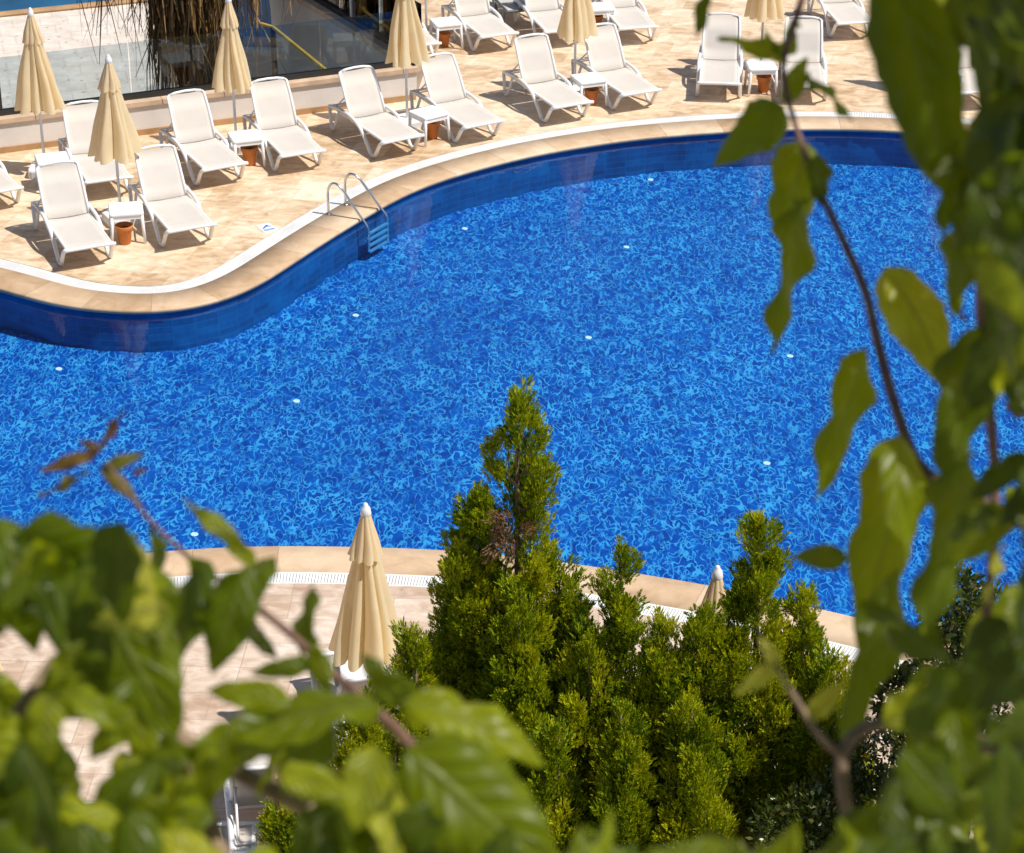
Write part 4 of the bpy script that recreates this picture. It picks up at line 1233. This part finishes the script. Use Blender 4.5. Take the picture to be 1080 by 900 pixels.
def cypress(name, base, leaders, label, dens=1.0, dead=None):
    """leaders: (foot offset x,y, top point xyz relative to base, max radius, z where foliage starts)"""
    r = empty(name, tuple(base))
    items = []; wood = MB()
    for (fx, fy, top, rad, z0) in leaders:
        top = np.array(top); foot = np.array([fx, fy, 0.0])
        H = top[2] - z0
        def axis(z):
            t = np.clip(z / top[2], 0, 1); return foot + (top - foot) * np.array([t, t, 1.0]) * np.array([1, 1, 0]) + np.array([0, 0, z])
        wood.tube([axis(0), axis(top[2] * .35), axis(top[2] * .7), axis(top[2] * .97)], [.05, .04, .022, .006], 7)
        dl = 1.75 * rad / .40
        def prof(d):   # radius at depth d below the tip
            return rad * min(1, (d / dl) ** 1.02) + .03
        hv = min(H, 3.6)
        wob = [(nr.uniform(0, 6.28), nr.uniform(1.8, 3.2)) for _ in range(2)]
        ax0 = axis
        def axis(z, ax0=ax0, wob=wob, top=top):
            k = .05 * min(1, (top[2] - z) / .5)
            return ax0(z) + np.array([k * math.sin(wob[0][0] + wob[0][1] * z), k * math.sin(wob[1][0] + wob[1][1] * z), 0])
        nbough = int(hv * (rad + .10) * 15 * dens) + 8
        ga = nr.uniform(0, 6.28)
        for q in range(nbough):
            d = hv * (((q + nr.uniform(.2, .9)) / nbough) ** .78) + .05
            z = top[2] - d
            a = ga + q * 2.39996 + nr.normal(0, .35)
            if math.sin(a) > .6 and nr.uniform() < .45: a = -a
            R_ = prof(d); out = np.array([math.cos(a), math.sin(a), 0])
            blen = nr.uniform(.34, .62) * (.42 + .58 * min(1, d / 1.1)); bw = nr.uniform(.10, .185) * (.36 + .64 * min(1, d / 1.0))
            reach = R_ * nr.uniform(.5, 1.22)
            p0 = axis(z - blen * .45) + out * max(0, reach * .35); tipp = axis(z + blen * .45) * 1.0 + out * max(.01, reach - bw * .5)
            bt = nr.uniform(-.05, .46)
            wood.tube([axis(max(.05, z - blen * .6)), p0, (p0 + tipp) / 2 + out * .05], [.012, .009, .004], 5)
            nc = int(8 + 130 * bw)
            for k in range(nc):
                u = nr.uniform(0, 1) ** .8
                cc = p0 + (tipp - p0) * u + out * .07 * math.sin(math.pi * u)
                w_ = bw * (math.sin(math.pi * min(1, .22 + .72 * u)) ** .7)
                dv = nr.normal(0, 1, 3); dv /= np.linalg.norm(dv); dv *= w_ * nr.uniform(.35, 1) ** .4
                ax = (tipp - p0) / np.linalg.norm(tipp - p0) * 1.2 + dv / (w_ + .01) * .5 + np.array([0, 0, .35])
                size = nr.uniform(.15, .25) * (.60 + .40 * min(1, d / .9))
                items.append((cc + dv - ax / np.linalg.norm(ax) * size * .35, ax, size, bt + nr.uniform(.0, .2) + .16 * u))  # tint rises toward bough tips: pale new growth plus sunlit tips put into colour
        # sparse inner growth so that the trunk does not stand bare
        for k in range(int(hv * 16)):
            d = hv * nr.uniform(.05, 1); a = nr.uniform(0, 6.28); z = top[2] - d
            ax = np.array([math.cos(a) * .6, math.sin(a) * .6, 1.0])
            items.append((axis(z) + np.array([math.cos(a), math.sin(a), 0]) * prof(d) * nr.uniform(.1, .5), ax, nr.uniform(.18, .28), nr.uniform(0, .2)))
        for k in range(6):  # tip
            z = top[2] - .04 - .07 * k
            ang = nr.uniform(0, 6.28)
            items.append((axis(z) + np.array([math.cos(ang), math.sin(ang), 0]) * .035 * k ** .5 - np.array([0, 0, .12]), np.array([nr.normal(0, .18), nr.normal(0, .18), 1.0]), .16, nr.uniform(.15, .5)))
    wood.build('trunk', M['cbark'], r, True)
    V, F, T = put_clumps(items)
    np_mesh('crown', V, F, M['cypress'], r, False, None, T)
    if dead:
        V, F, T = put_clumps(dead); np_mesh('dry_branch', V, F, M['deadspray'], r, False, None, T)
    tag(r, label, 'cypress', 'cypresses in front of the pool')
    return r
def rel(px, py, Y, base): return QY(px, py, Y) - np.array(base)
YA = 14.5
ba = np.array([QY(548, 700, YA)[0], YA, 0.0])
dead = []
for k in range(6):
    c = rel(nr.uniform(526, 546), nr.uniform(545, 585), YA - .20, ba)
    dead.append((c, np.array([nr.normal(0, .4), -.3, nr.normal(.2, .6)]), nr.uniform(.15, .24), nr.uniform(0, .5)))
cypress('cypress_tree', ba, [
    (0, 0, rel(545, 404, YA, ba), .30, .35),
    (-.36, .05, rel(501, 523, YA + .05, ba), .36, .3),
    (-.48, .0, rel(478, 600, YA, ba), .34, .3),
    (.30, 0, rel(590, 590, YA - .1, ba), .36, .3),
    (-.62, -.25, rel(434, 664, YA - .3, ba), .30, .3),
    (.1, -.3, rel(548, 610, YA - .35, ba), .42, .3),
], 'tallest cypress with a bare-stemmed spire and a dry brown patch', 1.0, dead)
bb = np.array([QY(655, 800, 14.3)[0], 14.3, 0.0])
cypress('cypress_tree', bb, [(0, 0, rel(655, 579, 14.3, bb), .36, .3), (.25, -.3, rel(695, 655, 14.0, bb), .40, .3), (-.2, -.2, rel(622, 660, 14.1, bb), .38, .3)], 'narrow cypress with a crooked tip between the two larger cypresses')
bc = np.array([QY(795, 800, 14.1)[0], 14.1, 0.0])
cypress('cypress_tree', bc, [(0, 0, rel(803, 546, 14.1, bc), .42, .35), (.38, .05, rel(848, 622, 14.15, bc), .40, .3), (-.4, -.05, rel(745, 634, 14.0, bc), .42, .3), (-.55, -.25, rel(712, 690, 13.9, bc), .36, .3), (.6, -.2, rel(880, 690, 13.9, bc), .34, .3)],
        'broad cypress at right hiding a parasol, several tips of unequal height')
be = np.array([QY(660, 860, 13.5)[0], 13.5, 0.0])
cypress('cypress_tree', be, [(0, 0, rel(655, 745, 13.5, be), .42, .2), (-.5, .1, rel(590, 770, 13.6, be), .42, .2), (.55, 0, rel(730, 740, 13.5, be), .42, .2), (-.95, .1, rel(520, 760, 13.6, be), .4, .2)], 'low bright-tipped cypress growing at the foot of the taller ones')
bdd = np.array([QY(360, 880, 13.6)[0], 13.6, 0.0])
cypress('cypress_tree', bdd, [(0, 0, rel(385, 722, 13.9, bdd), .34, .2), (-.3, -.1, rel(335, 800, 13.5, bdd), .34, .2), (.3, -.2, rel(420, 760, 13.5, bdd), .36, .2), (-.45, -.2, rel(300, 850, 13.3, bdd), .28, .2)],
        'small dark cypress at lower left below the large near parasol')

# ------------------------------------------------------------------ shrubs on the right
def shrub(name, base, blobs, n, label, lsize, mat='shrub', extra=None):
    r = empty(name, tuple(base)); lv = []; T = []
    w = MB()
    for (c, rad, sz) in blobs:
        c = np.array(c) - np.array(base); sz = np.array(sz)
        w.tube([(0, 0, 0), c * .6, c], [.03, .02, .008], 6)
        for k in range(int(n * rad)):
            d = nr.normal(0, 1, 3); d /= np.linalg.norm(d)
            p = c + d * sz * nr.uniform(.25, 1) ** .5
            e = d * .7 + nr.normal(0, .6, 3) + np.array([0, 0, .2]); e /= np.linalg.norm(e)
            s = np.cross(e, nr.normal(0, 1, 3)); s /= np.linalg.norm(s)
            Ln = lsize * nr.uniform(.6, 1.3)
            lv.append([p, p + e * Ln * .5 + s * Ln * .26, p + e * Ln, p + e * Ln * .5 - s * Ln * .26]); T.append(nr.uniform(0, 1) ** 1.6)
    w.build('stem', M['cbark'], r, True)
    V = np.array(lv).reshape(-1, 3)
    np_mesh('foliage', V, np.arange(len(V)).reshape(-1, 4), M[mat], r, False, None, np.repeat(np.array(T), 4))
    if extra:
        V = []
        for p in extra:
            p = np.array(p) - np.array(base)
            for _ in range(9):
                q = p + nr.normal(0, .03, 3); e = nr.normal(0, 1, 3); e /= np.linalg.norm(e); s = np.cross(e, nr.normal(0, 1, 3)); s /= np.linalg.norm(s)
                V.append([q, q + e * .03 + s * .018, q + e * .06, q + e * .03 - s * .018])
        V = np.array(V).reshape(-1, 3); np_mesh('flower', V, np.arange(len(V)).reshape(-1, 4), M['pink'], r, False, None, nr.uniform(0, 1, len(V)))
    tag(r, label, 'shrub')
    return r
bs = np.array([QY(1030, 760, 13.2)[0], 13.2, 0])
shrub('flowering_shrub', bs, [(QY(1005, 640, 13.2), 1, (.22, .3, .28)), (QY(1000, 700, 13.2), 1, (.26, .35, .3)), (QY(1045, 665, 13.3), 1, (.3, .35, .3)), (QY(1055, 740, 13.0), 1.2, (.4, .4, .4)), (QY(995, 790, 12.9), 1.2, (.42, .4, .45)),
                              (QY(1085, 820, 12.8), 1.3, (.4, .4, .5)), (QY(1000, 880, 12.6), 1.2, (.5, .4, .4))], 1500, 'dark leafy shrub with pink flowers behind the right leaves', .055, 'shrub', [QY(1046, 704, 12.75), QY(1030, 760, 12.6)])
bs = np.array([QY(930, 850, 13.6)[0], 13.6, 0])
shrub('round_shrub', bs, [(QY(950, 735, 13.6), 1, (.2, .25, .22)), (QY(930, 800, 13.5), 1, (.32, .3, .35)), (QY(900, 860, 13.3), 1.2, (.4, .3, .4)), (QY(850, 880, 13.1), 1.2, (.4, .3, .35))], 1500, 'low green shrub between the right cypress and the flowering shrub', .05)

# ------------------------------------------------------------------ palm with a skirt of dead fronds
pb_ = QY(203, 60, 36.6)
pc = np.array([pb_[0], pb_[1], 0])
pm = empty('palm_tree', (pc[0], pc[1], -5))
mb = MB(); mb.tube(smooth_path([(0, 0, 0), (.03, 0, 2), (0, .02, 4.5), (.02, 0, 7.2)], 4), [.30 - .004 * i for i in range(13)], 12); mb.build('trunk', M['ptrunk'], pm, True)
def strips(specs, width):
    V = []; F = []; T = []; n = 0
    for pts, tint, wd in specs:
        pts = [np.array(p) for p in pts]; k = len(pts)
        for i, p in enumerate(pts):
            t = pts[min(i + 1, k - 1)] - pts[max(i - 1, 0)]; s = np.cross(t, [nr.normal(), nr.normal(), nr.normal()]) if i == 0 else s0
            s = s - t * (s @ t) / (t @ t); s /= np.linalg.norm(s) + 1e-9; s0 = s
            w = wd * (1 - .8 * i / (k - 1))
            V += [p + s * w, p - s * w]; T += [tint, tint]
        F += [(n + 2 * i, n + 2 * i + 1, n + 2 * i + 3, n + 2 * i + 2) for i in range(k - 1)]; n += 2 * k
    return np.array(V), np.array(F), np.array(T)
zT = 6.9   # crown height above the palm's foot (world z 2.3)
sk = []
for k in range(820):        # dense skirt hugging the trunk
    a = nr.uniform(0, 6.28); r0 = nr.uniform(.15, .62); zt = nr.uniform(4.9, 7.0)
    ln = nr.uniform(.8, 2.0); r1 = r0 + nr.uniform(-.05, .25)
    p0 = np.array([r0 * math.cos(a), r0 * math.sin(a), zt]); p2 = np.array([r1 * math.cos(a + nr.normal(0, .2)), r1 * math.sin(a + nr.normal(0, .2)), zt - ln])
    p1 = (p0 + p2) / 2 + np.array([math.cos(a), math.sin(a), 0]) * nr.uniform(0, .12)
    sk.append(([p0, p1, p2], nr.uniform(0, 1) ** 1.5 * .8, nr.uniform(.012, .03)))
# drooping dead fronds: a rib that arches out from the crown, with long hanging leaflets
def dead_frond(az, reach, drop, n, tbias, lmin=.6, lmax=1.8):
    pts = [np.array([math.cos(az) * reach * t, math.sin(az) * reach * t, zT + .25 * math.sin(3 * t) - drop * t * t]) for t in np.linspace(0, 1, 7)]
    sk.append((pts, .25, .03))
    for k in range(n):
        t = nr.uniform(.25, 1.0); i = min(5, int(t * 6)); f = t * 6 - i
        p = pts[i] * (1 - f) + pts[i + 1] * f
        ln = nr.uniform(lmin, lmax); dv = np.array([nr.normal(0, .12), nr.normal(0, .12), -1.0])
        q1 = p + np.array([nr.normal(0, .05), nr.normal(0, .05), -ln * .4]); q2 = p + dv * ln
        sk.append(([p, q1, q2], np.clip(nr.uniform(0, .6) + tbias, 0, 1), nr.uniform(.010, .024)))
for az, rc, dr, n_, tb in ((2.9, 1.9, .9, 38, 0), (3.3, 1.5, .9, 34, 0), (2.5, 1.2, .8, 34, .05), (-2.6, 1.0, 1.0, 60, 0), (-2.2, .9, 1.2, 60, 0), (-1.4, .8, 1.2, 70, .1), (-.9, .9, 1.2, 70, .3), (-.3, 1.2, 1.0, 80, .45),
                          (.1, 1.1, 1.0, 70, .4), (.3, 2.1, .95, 36, .3), (-.1, 1.9, .9, 36, .3), (1.2, 1.0, .9, 30, .1), (2.0, 1.0, .9, 30, 0)):
    dead_frond(az, rc, dr, n_, tb)
V, F, T = strips(sk, 1); np_mesh('dead_frond_skirt', V, F, M['thatch'], pm, False, None, T)
gf = []
for k in range(26):
    az = nr.uniform(0, 6.28); el = nr.uniform(.2, 1.2); pts = []
    for t in np.linspace(0, 1, 8):
        rr = 2.3 * t * math.cos(el * .6); pts.append(np.array([math.cos(az) * rr, math.sin(az) * rr, zT + .35 + 2.0 * t * math.sin(el) - 1.2 * t * t]))
    gf.append((pts, .3, .03))
    for j in range(44):
        t = nr.uniform(.2, 1); i = min(6, int(t * 7)); p = pts[i] + (pts[i + 1] - pts[i]) * (t * 7 - i)
        d = pts[i + 1] - pts[i]; d /= np.linalg.norm(d); s = np.cross(d, [0, 0, 1.0]) * (-1) ** j
        gf.append(([p, p + (d * .6 + s) * .3, p + (d * .8 + s) * .55 + np.array([0, 0, -.2])], nr.uniform(0, 1), .016))
V, F, T = strips(gf, 1); np_mesh('crown', V, F, M['frond'], pm, False, None, T)
tag(pm, 'palm trunk with a shaggy skirt of dry brown fronds beyond the glass', 'palm tree')
# low planting behind the glass
b1 = QY(262, 70, 38.5); bs = np.array([b1[0], b1[1], -5])
shrub('leafy_shrub', bs, [((b1[0], b1[1], -2.6), 1, (.7, .6, .9)), ((b1[0] - .2, b1[1], -3.6), 1.3, (1.0, .8, 1.0))], 900, 'dark green shrub beyond the glass between the palm and the handrail', .22)
b1 = QY(80, 112, 35.0); bs = np.array([b1[0], b1[1], -5])
shrub('leafy_shrub', bs, [((b1[0], b1[1], -3.6), 1, (1.3, .5, .7)), ((b1[0] + 1.6, b1[1] + .3, -3.9), 1.3, (1.0, .5, .6))], 700, 'dark low shrub behind the glass left of the palm', .16)

# ------------------------------------------------------------------ camera
cd = bpy.data.cameras.new('camera'); cam = bpy.data.objects.new('camera', cd); COL.objects.link(cam)
cam.location = tuple(CAM); cam.rotation_euler = (math.pi / 2 - PITCH, 0, 0)
cd.sensor_fit = 'HORIZONTAL'; cd.sensor_width = 36; cd.lens = FPX / 1080 * 36
cd.clip_start = .05; cd.clip_end = 8000
cd.dof.use_dof = True; cd.dof.focus_distance = 18.5; cd.dof.aperture_fstop = 9.0; cd.dof.aperture_blades = 9
scene.camera = cam

# ------------------------------------------------------------------ light
sv = Vector((.58, -.22, 1.0)).normalized()
sl = bpy.data.lights.new('sun', 'SUN'); sl.energy = 4.8; sl.angle = R(.53); sl.color = (1.0, .95, .87)
so = bpy.data.objects.new('sun', sl); COL.objects.link(so)
so.rotation_euler = sv.to_track_quat('Z', 'Y').to_euler(); so.location = (30, -10, 45)
w = bpy.data.worlds.new('World'); scene.world = w; w.use_nodes = True
nt = w.node_tree
for n in list(nt.nodes): nt.nodes.remove(n)
sky = nt.nodes.new('ShaderNodeTexSky'); sky.sky_type = 'NISHITA'; sky.sun_disc = False
sky.sun_elevation = math.asin(sv.z); sky.sun_rotation = math.atan2(sv.x, sv.y)
bg = nt.nodes.new('ShaderNodeBackground'); bg.inputs[1].default_value = .080
wo = nt.nodes.new('ShaderNodeOutputWorld')
nt.links.new(sky.outputs[0], bg.inputs[0]); nt.links.new(bg.outputs[0], wo.inputs[0])

vs_ = scene.view_settings
scene.display_settings.display_device = 'sRGB'
vs_.view_transform = 'Standard'; vs_.look = 'None'; vs_.exposure = 0.08; vs_.gamma = 1.0; vs_.use_curve_mapping = False
scene.cycles.use_denoising = True
scene.cycles.max_bounces = 8; scene.cycles.transparent_max_bounces = 16
scene.cycles.caustics_reflective = False; scene.cycles.caustics_refractive = False
